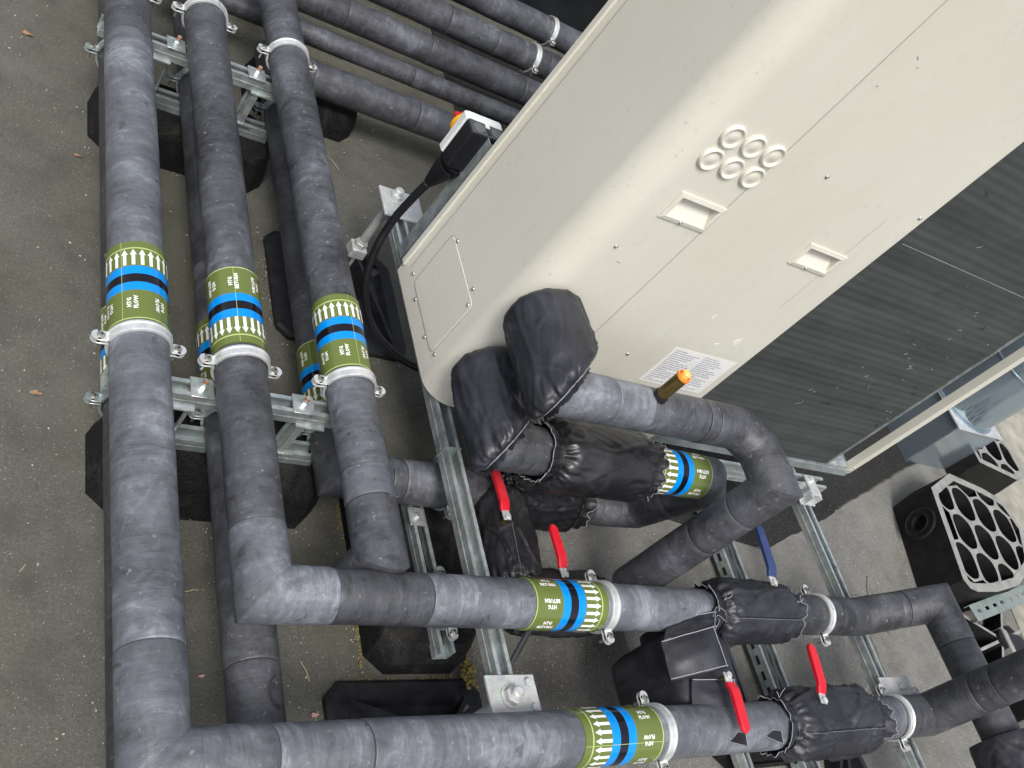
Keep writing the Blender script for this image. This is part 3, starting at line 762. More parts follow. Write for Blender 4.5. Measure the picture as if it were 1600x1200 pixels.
# ------------------------------------------------------------------ the beige unit
XU0, XU1, YU0, YU1, ZU0, ZU1 = 1.272, 2.03, 1.292, 1.72, .374, 2.05
u = thing('heat_pump', 'large beige heat pump cabinet with dark coil, vents and finger grips', 'heat pump', (2.1, 1.5, ZU0))
RC = .075
def arc(cx, cy, r, a0, a1, n): return [(cx + r * math.cos(a0 + (a1 - a0) * i / n), cy + r * math.sin(a0 + (a1 - a0) * i / n)) for i in range(n + 1)]
m = MB()
poly = arc(XU0 + RC, YU0 + RC, RC, PI * 1.5, PI, 14) + [(XU0, YU1), (XU1, YU1), (XU1, YU0)]
poly = [(a, b) for a, b in poly]
m.prism(poly[::-1], .336, ZU1)
m.build('cabinet_shell', CREAM, u, smooth=math.radians(25))
# bottom skirt lip of the front
m = MB(); m.box((1.70, YU0 - .006, .343), (.16, .012, .010), None, 0, 1, .001); m.box((XU1 - .16, YU0 - .003, .352), (.30, .006, .004)); m.build('skirt', CREAM, u)
m = MB(); m.box(((XU1 + 3.0) / 2 + .002, YU0 + .012, ZU0 - .019), (3.0 - XU1 - .004, .018, .030)); m.box(((XU1 + 3.0) / 2, YU0 + .05, ZU0 - .002), (3.0 - XU1, .10, .004)); m.build('base_rail', GALVD, u)
def seam(pts, plane, wd=.0007, off=.0006):
    m = MB()
    for a, b in zip(pts[:-1], pts[1:]):
        a, b = Vector(a), Vector(b); d = (b - a); L = d.length; d.normalize()
        nrm = Vector((0, -1, 0)) if plane == 'F' else Vector((-1, 0, 0)); s = d.cross(nrm)
        o = nrm * off
        m.add([a + s * wd + o, a - s * wd + o, b - s * wd + o, b + s * wd + o], [(0, 1, 2, 3)])
    return m
# vertical panel joint on the front, and folded rear edge of the left face
seam([(1.517, YU0, ZU0), (1.517, YU0, ZU1)], 'F').build('panel_joint', CREAMD, u)
seam([(XU0, 1.682, ZU0 + .02), (XU0, 1.682, ZU1)], 'L', .0009).build('panel_joint', CREAMD, u)
seam([(1.93, YU0, .95), (1.93, YU0, 1.28)], 'F', .0004).build('panel_joint', CREAMD, u)
m = MB(); m.box((XU0 - .004, YU1 - .006, (ZU0 + ZU1) / 2), (.008, .020, ZU1 - ZU0), None, 0, 1, .002); m.build('edge_flange', CREAM, u)
# access panel on the left face: a raised plate with a dark shadow gap round it
def rrect(y0, y1, z0, z1, r, n=5):
    P = []
    for cy, cz, a in ((y1 - r, z1 - r, 0), (y0 + r, z1 - r, PI / 2), (y0 + r, z0 + r, PI), (y1 - r, z0 + r, PI * 1.5)):
        P += arc(cy, cz, r, a, a + PI / 2, n)
    return P
m = MB(); A = rrect(1.398, 1.634, .392, .590, .018); B = rrect(1.3995, 1.6325, .3935, .5885, .017); D = rrect(1.402, 1.630, .396, .586, .016)
n = len(A)
m.prism(A, XU0 - .0008, XU0 + .001, 1, 'X')
vs = [(XU0 - .0008, *p) for p in B] + [(XU0 - .0022, *p) for p in D]
m.add(vs, [(i, (i + 1) % n, n + (i + 1) % n, n + i) for i in range(n)] + [tuple(range(n, 2 * n))])
ap = m.build('access_panel', [CREAM, CREAMD], u)
def screw_at(p, nrm, r=.0052, parent=None):
    p, nrm = Vector(p), Vector(nrm); m = MB()
    m.lathe(p, nrm, [(0, r), (.0010, r), (.0030, r * .72), (.0036, r * .4), (.0028, r * .2), (.0028, .0001)], 14); return m.build('screw', SCREW, parent or u, smooth=math.radians(40))
for y, z in ((1.655, .40), (1.60, .595), (1.44, .604), (1.415, .572), (1.58, .385), (1.385, .41), (1.455, .388), (1.33, .60)):
    if y > 1.37: screw_at((XU0 - .0012, y, z), (-1, 0, 0))
for x, z in ((1.665, 1.312), (1.300 + .06, .968), (2.011, 1.318), (1.663, .666), (1.64, .395), (1.86, .395)):
    screw_at((x, YU0, z), (0, -1, 0))
# six round vent covers
for i, (x, z) in enumerate(((1.374, 1.304), (1.435, 1.304), (1.497, 1.303), (1.374, 1.243), (1.436, 1.243), (1.499, 1.243))):
    m = MB(); m.lathe((x, YU0, z), (0, -1, 0), [(0, .0275), (.003, .0275), (.0062, .0262), (.0078, .0240), (.0070, .0205), (.0040, .0180), (.0040, .0110), (.0050, .0095), (.0050, .0001)], 36)
    m.build('vent_cover', CREAM, u, smooth=math.radians(40))
# recessed finger grips: real pockets as framed, sloping trays sunk in a dark-free recess
def grip(x0, x1, z0, z1, parent):
    m = MB(); fw = .010; d = .030; y = YU0
    O = [(x0, z0), (x1, z0), (x1, z1), (x0, z1)]; I = [(x0 + fw, z0 + fw), (x1 - fw, z0 + fw), (x1 - fw, z1 - fw), (x0 + fw, z1 - fw)]
    I2 = [(x0 + fw + .003, z0 + fw + .003), (x1 - fw - .003, z0 + fw + .003), (x1 - fw - .003, z1 - fw - .001), (x0 + fw + .003, z1 - fw - .001)]
    vs = []
    for P, yy in ((O, y), (O, y - .004), (I, y - .006)): vs += [(a, yy, b) for a, b in P]
    fs = [(r * 4 + i, r * 4 + (i + 1) % 4, (r + 1) * 4 + (i + 1) % 4, (r + 1) * 4 + i) for r in range(2) for i in range(4)]
    vs += [(a, y - .0045, b) for a, b in I2]; fs += [(8 + i, 8 + (i + 1) % 4, 12 + (i + 1) % 4, 12 + i) for i in range(4)]
    # sloping pocket: deep at the top, level with the face at the bottom
    xa, xb = x0 + fw + .003, x1 - fw - .003; za, zb = z0 + fw + .003, z1 - fw - .001
    o = len(vs)
    vs += [(xa, y - .0045, za), (xb, y - .0045, za), (xb, y + d, zb), (xa, y + d, zb), (xb, y - .0045, zb), (xa, y - .0045, zb)]
    fs += [(o, o + 1, o + 2, o + 3), (o + 1, o + 4, o + 2), (o, o + 3, o + 5), (o + 3, o + 2, o + 4, o + 5)]
    m.add(vs, fs); gr = m.build('finger_grip', CREAM, parent)
    screw_at((x0 + .06, y - .0045, z0 + .005), (0, -1, 0), .0045, gr)
grips = ((1.383, 1.520, 1.077, 1.152), (1.806, 1.945, 1.082, 1.153))
for gq in grips: grip(*gq, u)
# open real pockets through the shell for the grips
sh = [o for o in u.children if o.name.startswith('cabinet_shell')][0]
for x0, x1, z0, z1 in grips:
    cut = MB(); cut.box(((x0 + x1) / 2, YU0 + .01, (z0 + z1) / 2), (x1 - x0 - .024, .06, z1 - z0 - .024)); co = cut.build('cutter', CREAM)
    md = sh.modifiers.new('cut', 'BOOLEAN'); md.object = co; md.operation = 'DIFFERENCE'; md.solver = 'EXACT'
    dg = bpy.context.evaluated_depsgraph_get(); nm_ = bpy.data.meshes.new_from_object(sh.evaluated_get(dg)); sh.modifiers.clear(); old = sh.data; sh.data = nm_
    bpy.data.objects.remove(co)
sh.data.set_sharp_from_angle(angle=math.radians(25))
# information label: paper, two printed columns
m = MB(); m.box((1.888, YU0 - .0006, .658), (.230, .0008, .144)); m.box((1.888, YU0 - .0003, .658), (.236, .0006, .150), None, 1)
lab = m.build('information_label', [WHITE, CREAM], u)
m = MB(); rnd = random.Random(5)
for col in (0, 1):
    for k in range(17):
        z = .722 - k * .0078; L = rnd.uniform(.070, .098) if k % 5 else rnd.uniform(.03, .06); x = 1.782 + col * .108
        while L > .01:
            l = rnd.uniform(.008, .026); l = min(l, L); m.box((x + l / 2, YU0 - .0014, z), (l - .003, .0006, .0030)); x += l; L -= l
m.build('printed_text', INK, lab, kind='stuff')

# coil: corrugated fin face, side edge, folded end strip, corner post
m = MB(); x0, x1 = XU1 + .002, 2.846; yb = YU0 + .010; nz = 1; z = ZU0 + .006; pitch = .0254; vs = []; zs = []
while z < ZU1:
    for k in range(8): zs.append((z + pitch * k / 8, .00042 * math.sin(2 * PI * k / 8)))
    z += pitch
nx = 24
for zz, dy in zs:
    for i in range(nx + 1):
        x = x0 + (x1 - x0) * i / nx; vs.append((x, yb - dy + .0016 * noise.noise(Vector((x * 5, 0, zz * 9))), zz))
fs = [(j * (nx + 1) + i, j * (nx + 1) + i + 1, (j + 1) * (nx + 1) + i + 1, (j + 1) * (nx + 1) + i) for j in range(len(zs) - 1) for i in range(nx)]
m.add(vs, fs); m.build('coil_fins', COIL, u, smooth=3.2)
m = MB(); m.box(((x0 + x1) / 2, yb + .022, (ZU0 + ZU1) / 2), (x1 - x0, .034, ZU1 - ZU0 - .01)); m.build('coil_core', GREYP, u)
m = MB(); m.box((x1 + .0015, yb + .016, (ZU0 + ZU1) / 2), (.003, .044, ZU1 - ZU0)); m.build('coil_end_plate', GALV, u)
m = MB()
for k in range(9):
    zz = 1.22 - k * .0; 
m.box((2.46, yb - .0045, 1.10), (.002, .002, .002))
m = MB(); rnd = random.Random(11)
for k in range(70):
    cx_, cz_ = (rnd.uniform(2.35, 2.82), rnd.uniform(.62, 1.15)) if k < 54 else (rnd.uniform(2.1, 2.8), rnd.uniform(1.1, 1.6)); L = rnd.uniform(.003, .016); a = rnd.uniform(-.9, .9)
    for q in range(rnd.choice((1, 1, 2, 3))):
        m.box((cx_, yb - .0030, cz_), (L, .0010, rnd.uniform(.0008, .0018)), Matrix.Rotation(a, 3, 'Y'), k % 2); cx_ += L * .7 * math.cos(a); cz_ -= L * .7 * math.sin(a); a += rnd.uniform(-1.2, 1.2); L *= rnd.uniform(.5, 1)
m.box((2.44, yb - .0030, 1.238), (.76, .0008, .0016), None, 0)
m.build('bent_fin_marks', [GALV, BLACKP], u, kind='stuff')
m = MB(); m.box((2.984, YU0 + .002, (ZU0 + ZU1) / 2), (.030, .004, ZU1 - ZU0 + .02)); m.box((2.9705, YU0 + .016, (ZU0 + ZU1) / 2), (.003, .024, ZU1 - ZU0 + .02))
m.build('corner_post', CREAM, u)
screw_at((2.986, YU0, ZU0 + .02), (0, -1, 0), .004)
m = MB(); m.box((2.905, YU0 + .03, ZU0 + .010), (.110, .05, .010)); m.box((2.875, YU0 + .02, ZU0 + .025), (.05, .012, .03)); m.build('post_bracket', GALV, u)
m = MB(); m.box(((XU1 + 3.0) / 2, (YU0 + YU1) / 2, ZU1 + .01), (3.0 - XU1, YU1 - YU0, .02)); m.build('top_cover', CREAM, u)
m = MB(); m.box(((XU1 + 2.846) / 2, YU1 - .01, (ZU0 + ZU1) / 2), (2.846 - XU1, .018, ZU1 - ZU0)); m.build('rear_panel', GREYP, u)
# faint scuffs on the paint
m = MB()
for (x, z, L, a) in ((1.58, 1.60, .009, .6), (1.60, 1.585, .006, -.5), (1.56, 1.52, .006, .2), (1.40, .93, .012, 0.1)):
    m.box((x, YU0 - .0004, z), (L, .0008, .0016), Matrix.Rotation(a, 3, 'Y'))
m.build('paint_scuff', CREAMD, u, kind='stuff')
m = MB(); rnd = random.Random(2)
for x, z, w_, h_ in ((1.93, .80, .020, .030), (1.88, .775, .014, .012), (1.78, .86, .010, .020)):
    P = [(x + w_ * .5 * math.cos(a) * (1 + .25 * math.sin(3 * a + x * 9)), z + h_ * .5 * math.sin(a)) for a in [2 * PI * i / 20 for i in range(20)]]
    m.prism(P, YU0 - .0007, YU0 + .0002, 0, 'Y')
m.build('paint_scuff', simple('chalk_smear', (.68, .67, .62), .7, 0, .03), u, kind='stuff')

# ------------------------------------------------------------------ switch, its post and cable
ps = thing('switch_post', 'galvanised upright behind the unit that carries the isolator switch', 'steel post', (1.30, 1.79, .33))
m = MB(); channel(m, (1.333, 1.790, .335), (1.333, 1.790, .775), face=(1, 0, 0)); m.build('upright', GALVD, ps)
m = MB(); m.box((1.335, 1.790, .640), (.05, .045, .004)); m.build('cap_plate', GALVD, ps)
sw = thing('isolator_switch', 'grey and black isolator switch with red and yellow rotary knob', 'switch', (1.24, 1.84, .70))
def rot_box(m, c, s, mi=0, bev=.0): m.box(c, s, None, mi, 1, bev)
m = MB(); m.box((1.297, 1.819, .7135), (.108, .052, .123), None, 0, 1, .003); m.build('rear_housing', BLACKP, sw)
m = MB(); m.box((1.297, 1.861, .7140), (.112, .030, .128), None, 0, 1, .005); m.build('front_cover', LGREY, sw)
m = MB(); m.box((1.297, 1.819, .7765), (.104, .048, .003), None, 0, 1, .001)
for xx in (1.270, 1.325): m.cyl((xx, 1.819, .778), (xx, 1.819, .7795), .017, .016, 28, 1)
m.box((1.297, 1.832, .779), (.012, .012, .003), None, 2); m.box((1.297, 1.812, .7787), (.010, .022, .002), None, 3)
m.build('top_plate', [GREYP, galv_mat('knockout_grey', (.12, .14, .14), .5, .1, (.1, .11, .11)), LGREY, BLACKP], sw, smooth=math.radians(30))
m = MB(); m.cyl((1.285, 1.876, .722), (1.285, 1.892, .722), .044, .043, 40, 0); kn = m.build('knob_collar', YEL, sw, smooth=math.radians(30))
m = MB(); m.lathe((1.285, 1.892, .722), (0, 1, 0), [(0, .038), (.010, .037), (.016, .033), (.016, .0001)], 36); m.box((1.285, 1.918, .722), (.060, .022, .016), None, 0, 1, .003); m.build('rotary_knob', simple('dark_red_plastic', (.42, .015, .015), .3), kn, smooth=math.radians(35))
m = MB(); m.tube([(1.272, 1.820, .655), (1.269, 1.824, .635), (1.264, 1.828, .600), (1.258, 1.832, .560)], [.036, .034, .026, .014], 18); m.tube([(1.272, 1.820, .650), (1.270, 1.823, .638)], .038, 8); m.build('cable_gland', BLACKP, sw, smooth=math.radians(40))
def catmull(P, n=10):
    P = [Vector(p) for p in P]; P = [P[0] * 2 - P[1]] + P + [P[-1] * 2 - P[-2]]; out = []
    for i in range(1, len(P) - 2):
        for k in range(n):
            t = k / n; a, b, c, d = P[i - 1], P[i], P[i + 1], P[i + 2]
            out.append(.5 * ((2 * b) + (c - a) * t + (2 * a - 5 * b + 4 * c - d) * t * t + (3 * b - a - 3 * c + d) * t ** 3))
    return out + [P[-2]]
m = MB(); m.tube(catmull([(1.258, 1.832, .565), (1.250, 1.835, .49), (1.240, 1.83, .40), (1.232, 1.80, .31), (1.245, 1.76, .22), (1.29, 1.715, .14), (1.36, 1.675, .09), (1.46, 1.63, .07), (1.60, 1.60, .10), (1.75, 1.60, .2)]), .0112, 14)
tag(m.build('power_cable', BLACKP, None, smooth=3.2), 'thick black cable looping from the isolator down under the unit', 'cable')
tag_b = MB(); tag_b.box((2.75, 4.35, .75), (2.9, .9, 1.3), None, 0, 1, .01)
cab = thing('dark_cabinet', 'black cabinet beyond the pipes in the top corner by the unit', 'cabinet', (2.75, 4.35, 0))
tag_b.build('cabinet_body', simple('black_steel', (.012, .014, .016), .45, 0, .4, 6), cab)
mm = MB(); mm.box((2.75, 4.35, .05), (2.7, .8, .099)); mm.build('plinth', BLACKP, cab)

# ------------------------------------------------------------------ fabric jackets
def jacket(label, p0, p1, Rm, Re, mat=None, ruff=(True, True), n0=None, n1=None, seed=0, folds=15, squash=1.0, seam_ang=None, group=None, body_taper=.14, creases=.003, cat='valve jacket', name='valve_jacket', seg=120, rows=56, strap=True, close=False):
    """soft insulating jacket gathered at its ends; n0 / n1: normals of slanted end planes"""
    p0, p1 = Vector(p0), Vector(p1); d = (p1 - p0).normalized(); L = (p1 - p0).length; a, b = frame(d)
    t = thing(name, label, cat, (p0 + p1) / 2, group)
    def pt(th, s, r):
        rad = a * math.cos(th) + b * math.sin(th) * squash; q = p0 + rad * r
        s0, s1 = 0.0, L
        if n0 is not None: s0 = -(rad * r).dot(Vector(n0)) / d.dot(Vector(n0))
        if n1 is not None: s1 = L - (rad * r).dot(Vector(n1)) / d.dot(Vector(n1))
        return q + d * (s0 + (s1 - s0) * s)
    def fold(th, e, k):
        """irregular radial pleats that die out away from the gathered end"""
        c, s_ = math.cos(th), math.sin(th)
        v = noise.noise(Vector((c * 3.2, s_ * 3.2, seed * 5 + k + e * 1.5))) + .7 * noise.noise(Vector((c * 7, s_ * 7, seed + k * 3 + e * 2)))
        return (1 - 2.6 * abs(v))
    def rad_at(s, th):
        x0, x1 = s * L, (1 - s) * L; tl = body_taper * L
        hard0, hard1 = ruff[0], ruff[1] or close
        def rise(x, hard):
            e = max(0.0, min(1.0, x / tl)); return 1 - (1 - e) ** (2.6 if hard else 3)
        r0 = Re if hard0 else (Re + (Rm - Re) * (.25 if close else .75)); r1 = Re if hard1 else Re + (Rm - Re) * .75
        r = Rm - (Rm - r0) * (1 - rise(x0, hard0)) - (Rm - r1) * (1 - rise(x1, hard1))
        if hard0: g = math.exp(-x0 / .032) * min(1, x0 / .006); r += g * .0085 * fold(th, x0 * 12, 0)
        if hard1: g = math.exp(-x1 / .032) * min(1, x1 / .006); r += g * .0085 * fold(th, x1 * 12, 9)
        c, s_ = math.cos(th), math.sin(th)
        V = Vector((c * 1.1, s_ * 1.1, s * L * 7 + seed * 7.7))
        r += creases * 1.3 * noise.noise(V)
        v2 = noise.noise(Vector((c * 1.6 + s * L * 6, s_ * 1.6, s * L * 5 + seed * 3.3)))
        r += creases * .9 * (max(0, 1 - abs(v2) * 9)) - creases * .55 * max(0, 1 - abs(noise.noise(Vector((c * 2.4 - s * L * 9, s_ * 2.4, s * L * 8 + seed)))) * 12)
        return r
    ss = [(i / rows, None) for i in range(rows + 1)]
    dense0 = [(x / L, None) for x in (.002, .005, .009, .014, .019, .025)]
    if ruff[0]: ss = [(-.030 / L, 0), (-.024 / L, 1), (-.016 / L, 2), (-.008 / L, 3)] + sorted(ss + dense0)
    if ruff[1] or close: ss = sorted(ss + [(1 - x[0], None) for x in dense0])
    if ruff[1]: ss = ss + [(1 + .008 / L, 3), (1 + .016 / L, 2), (1 + .024 / L, 1), (1 + .030 / L, 0)]
    vs = []; rims = []
    for s, k in ss:
        ring = []
        for i in range(seg):
            th = 2 * PI * i / seg
            if k is not None:
                c, s_ = math.cos(th), math.sin(th); e = 0 if s < .5 else 9
                am = (1.0, .85, .55, .25)[k]
                lo = noise.noise(Vector((c * 2.0, s_ * 2.0, seed * 2.7 + e))); hi = noise.noise(Vector((c * 6.5, s_ * 6.5, seed + e * 1.7)))
                r = Re + am * (.006 + .010 * max(-.4, lo) + .011 * hi)
                sh = (.016 * lo + .010 * hi) * am / L * (-1 if s < .5 else 1)
                ring.append(pt(th, s + sh, max(Re - .005, r)))
            else: ring.append(pt(th, s, rad_at(s, th)))
        if k == 0: rims.append(list(ring))
        vs += ring
    nn = len(ss); fs = [(j * seg + i, j * seg + (i + 1) % seg, (j + 1) * seg + (i + 1) % seg, (j + 1) * seg + i) for j in range(nn - 1) for i in range(seg)]
    m = MB(); m.add(vs, fs); body = m.build('jacket_body', mat or FAB, t, smooth=3.2)
    for rg in rims:
        m = MB(); m.tube(rg + rg[:2], .0011, 5); m.build('piping', THREAD, body, smooth=3.2)
    if close:
        m = MB(); m.tube([pt(2 * PI * i / 60, 1.0, rad_at(1.0, 2 * PI * i / 60) + .001) for i in range(62)], .0014, 5); m.build('piping', THREAD, body, smooth=3.2)
        # loose gathered lip folded outward on the open side
        m = MB(); lip = []
        for s, am in ((1.0, 0), (1.03, .5), (1.06, 1.0)):
            for i in range(seg):
                th = 2 * PI * i / seg; c, s_ = math.cos(th), math.sin(th); hi = noise.noise(Vector((c * 5, s_ * 5, seed + 2))); lo = noise.noise(Vector((c * 2, s_ * 2, seed + 4)))
                lip.append(pt(th, s + .05 * hi * am, Re - .002 + am * (.002 + .010 * hi + .006 * lo)))
        m.add(lip, [(j * seg + i, j * seg + (i + 1) % seg, (j + 1) * seg + (i + 1) % seg, (j + 1) * seg + i) for j in range(2) for i in range(seg)]); m.build('gathered_lip', mat or FAB, t, smooth=3.2)
    if strap:
        for s, q in ([(0.0, 0)] if ruff[0] else []) + ([(1.0, 1)] if ruff[1] else []):
            m = MB(); m.tube([pt(2 * PI * i / 60, s, Re + .0028) for i in range(62)], .0018, 6); m.build('drawstring', BLACKP, t, smooth=3.2)
            # two loose cord ends
            m = MB(); th = .9 + seed; p = pt(th, s, Re + .004)
            for w_ in (-1, 1): m.tube(catmull([p, p + a * .012 * math.cos(th) + b * .014 * math.sin(th) + d * .008 * w_, p + a * .020 * math.cos(th + .5 * w_) + b * .014 + d * .020 * w_], 5), .0011, 5)
            m.build('cord_end', THREAD, t, smooth=3.2)
    for sa in (seam_ang if isinstance(seam_ang, (list, tuple)) else [seam_ang]) if seam_ang is not None else []:
        m = MB(); k = int(L / .0040)
        for i in range(1, k):
            s = i / k; p = pt(sa, s, rad_at(s, sa) + .0016); q = pt(sa, min(1, s + .0022 / L), rad_at(min(1, s + .0022 / L), sa) + .0016)
            m.tube([p, q], .0007, 4)
        m.build('stitching', THREAD, body, kind='stuff')
        m = MB(); m.tube([pt(sa + .035, i / 60, rad_at(i / 60, sa + .035) + .0006) for i in range(61)], .0015, 5); m.build('seam_fold', BLACKP, body, smooth=3.2)
    return t
JG = 'black jackets over valves and joints'
mit = Vector((1, -1, 0)).normalized()
jacket('upper black fabric jacket on the pipe leaving the beige unit', (1.325, 1.290, .74), (1.325, 1.068, .74), .092, .062, ruff=(False, False), close=True, n1=(1, -1, 0), seed=1, seam_ang=2.05, group=JG, creases=.0034, body_taper=.17)
jacket('lower black fabric jacket on the pipe leaving the beige unit', (1.325, 1.290, .52), (1.325, 1.068, .52), .093, .063, ruff=(False, False), close=True, n1=(1, -1, 0), seed=2, seam_ang=2.05, group=JG, creases=.0046, body_taper=.20)
jacket('long black jacket left of the marker tape below the high pipe', (1.435, 1.06, .52), (1.735, 1.06, .52), .088, .064, FAB2, seed=3, seam_ang=None, group=JG, folds=11, creases=.003)
jacket('black jacket under the short red lever beside the steel channel', (1.535, 1.135, .20), (1.53, .865, .19), .080, .060, FAB2, seed=4, folds=14, group=JG, seam_ang=1.2, creases=.006)
jacket('dark jacket on the floor-level pipe behind the steel channel', (1.52, 1.15, ZL), (1.80, 1.15, ZL), .084, .062, FAB2, seed=5, folds=10, group=JG, creases=.004)
jacket('low black jacket half hidden below the return marker tape', (1.50, .845, ZL), (1.78, .845, ZL), .082, .060, FAB2, seed=6, group=JG, folds=12, creases=.005)
jacket('black jacket with the blue lever on the right-turning pipe', (1.975, YP1, ZT), (2.265, YP1, ZT), .082, .059, seed=7, group=JG, folds=12, creases=.004, seam_ang=.95)
jacket('crumpled black jacket with the red lever on the bottom pipe', (2.085, YP2, ZT), (2.445, YP2, ZT), .086, .060, seed=8, group=JG, folds=13, creases=.008, seam_ang=1.0)
jacket('black jacket under the rising pipe at the bottom corner', (2.885, .34, .50), (2.885, -.05, .50), .098, .080, ruff=(False, True), seed=9, group=JG, creases=.005, seam_ang=2.2)

# square jacket over the bypass valve between the two long pipes
bj = thing('valve_jacket', 'square black jacket with flaps and pale piping between two long pipes', 'valve jacket', (1.86, .59, .30), JG)
def cushion(c, size, bulge, seed, nu=26, name='jacket_body', rotz=0.0, parent=bj, mat=FAB, tilt=None, wr=.004):
    """soft box: superellipsoid with creases"""
    m = MB(); vs = []; nv = nu; c = Vector(c); e = .36
    R = Matrix.Rotation(rotz, 3, 'Z')
    if tilt is not None: R = R @ Matrix.Rotation(tilt, 3, 'X')
    for j in range(nv + 1):
        ph = -PI / 2 + PI * j / nv
        for i in range(2 * nu):
            th = 2 * PI * i / (2 * nu)
            f = lambda w_, k: math.copysign(abs(w_) ** k, w_)
            v = Vector((f(math.cos(ph), e) * f(math.cos(th), e), f(math.cos(ph), e) * f(math.sin(th), e), f(math.sin(ph), e)))
            nz = noise.noise(v * 1.8 + Vector((seed, 0, 0))) + .6 * (1 - abs(noise.noise(v * 2.7 + Vector((0, seed, 3)))) * 3)
            v = Vector((v.x * size[0] / 2, v.y * size[1] / 2, v.z * size[2] / 2)); l = v.length
            vs.append(c + R @ (v * (1 + wr * nz / max(l, .02))))
    n = 2 * nu; fs = [(j * n + i, j * n + (i + 1) % n, (j + 1) * n + (i + 1) % n, (j + 1) * n + i) for j in range(nv) for i in range(n)]
    m.add(vs, fs); return m.build(name, mat, parent, smooth=3.2)
body = cushion((1.888, .590, .282), (.225, .212, .25), .02, 3, wr=.004)
def flap(corners, parent, seed, piping=True, dz=.016):
    """four-cornered fabric panel with thickness, gently bulged, pale stitched border"""
    A, B, D_, E_ = [Vector(p) for p in corners]; nu = 14; m = MB(); nrm = (B - A).cross(E_ - A).normalized(); top = []; 
    def P(uu, vv):
        p = A.lerp(B, uu).lerp(E_.lerp(D_, uu), vv); bl = math.sin(PI * uu) * math.sin(PI * vv)
        return p + nrm * (dz * bl + .003 * noise.noise(Vector((uu * 4, vv * 4, seed))))
    for s in (1, 0):
        for j in range(nu + 1):
            for i in range(nu + 1): top.append(P(i / nu, j / nu) - nrm * (.009 * (1 - s)))
    k = nu + 1; fs = []
    for j in range(nu):
        for i in range(nu):
            fs.append((j * k + i, j * k + i + 1, (j + 1) * k + i + 1, (j + 1) * k + i)); o = k * k; fs.append((o + (j + 1) * k + i, o + (j + 1) * k + i + 1, o + j * k + i + 1, o + j * k + i))
    rim = [i for i in range(k)] + [j * k + nu for j in range(1, k)] + [nu * k + i for i in range(nu - 1, -1, -1)] + [j * k for j in range(nu - 1, 0, -1)]
    for q in range(len(rim)): fs.append((rim[q], rim[(q + 1) % len(rim)], k * k + rim[(q + 1) % len(rim)], k * k + rim[q]))
    m.add(top, fs); f = m.build('flap', FAB, parent, smooth=math.radians(50))
    if piping:
        m = MB()
        for e in ([(i / 14, .03) for i in range(15)], [(i / 14, .97) for i in range(15)], [(.97, i / 14) for i in range(15)]):
            m.tube([P(*q) + nrm * .0022 for q in e], .0013, 5)
        m.build('piping', THREAD, f, smooth=3.2)
    return f
flap([(1.740, .560, .402), (1.890, .572, .455), (1.890, .674, .455), (1.750, .656, .402)], bj, 1)
flap([(1.772, .478, .402), (1.905, .462, .436), (1.915, .547, .440), (1.800, .560, .412)], bj, 2, dz=.010)
flap([(1.760, .655, .400), (1.900, .672, .452), (1.930, .715, .445), (1.800, .712, .400)], bj, 3, dz=.004)
cushion((1.885, .70, .335), (.13, .05, .15), .02, 8, nu=14, name='gathered_neck', wr=.006)
flap([(1.99, .70, .40), (1.99, .44, .40), (2.0, .44, .20), (2.0, .70, .20)], bj, 7, dz=.006)
# loose tie ends
for pts in ([(1.80, .47, .40), (1.83, .43, .415), (1.875, .405, .445)], [(1.95, .45, .41), (1.975, .42, .43), (2.01, .405, .44)], [(1.90, .68, .44), (1.93, .715, .446), (1.95, .70, .452)]):
    m = MB(); P = catmull(pts, 6); vs = []
    for i, p in enumerate(P):
        w_ = .006 + .010 * i / len(P); vs += [p + Vector((w_ * .3, w_, 0)), p - Vector((w_ * .3, w_, 0)), p - Vector((w_ * .3, w_, .002)), p + Vector((w_ * .3, w_, -.002))]
    n = len(P); fs = []
    for i in range(n - 1):
        for k in range(4): fs.append((4 * i + k, 4 * i + (k + 1) % 4, 4 * i + 4 + (k + 1) % 4, 4 * i + 4 + k))
    fs += [(3, 2, 1, 0), tuple(4 * (n - 1) + k for k in range(4))]
    m.add(vs, fs); ti = m.build('tie', FAB, bj, smooth=math.radians(40))
    pm = MB(); pm.tube([vs[4 * i] + Vector((0, 0, .001)) for i in range(n)] + [vs[4 * i + 1] + Vector((0, 0, .001)) for i in range(n - 1, -1, -1)], .0009, 5); pm.build('piping', THREAD, ti, smooth=3.2)

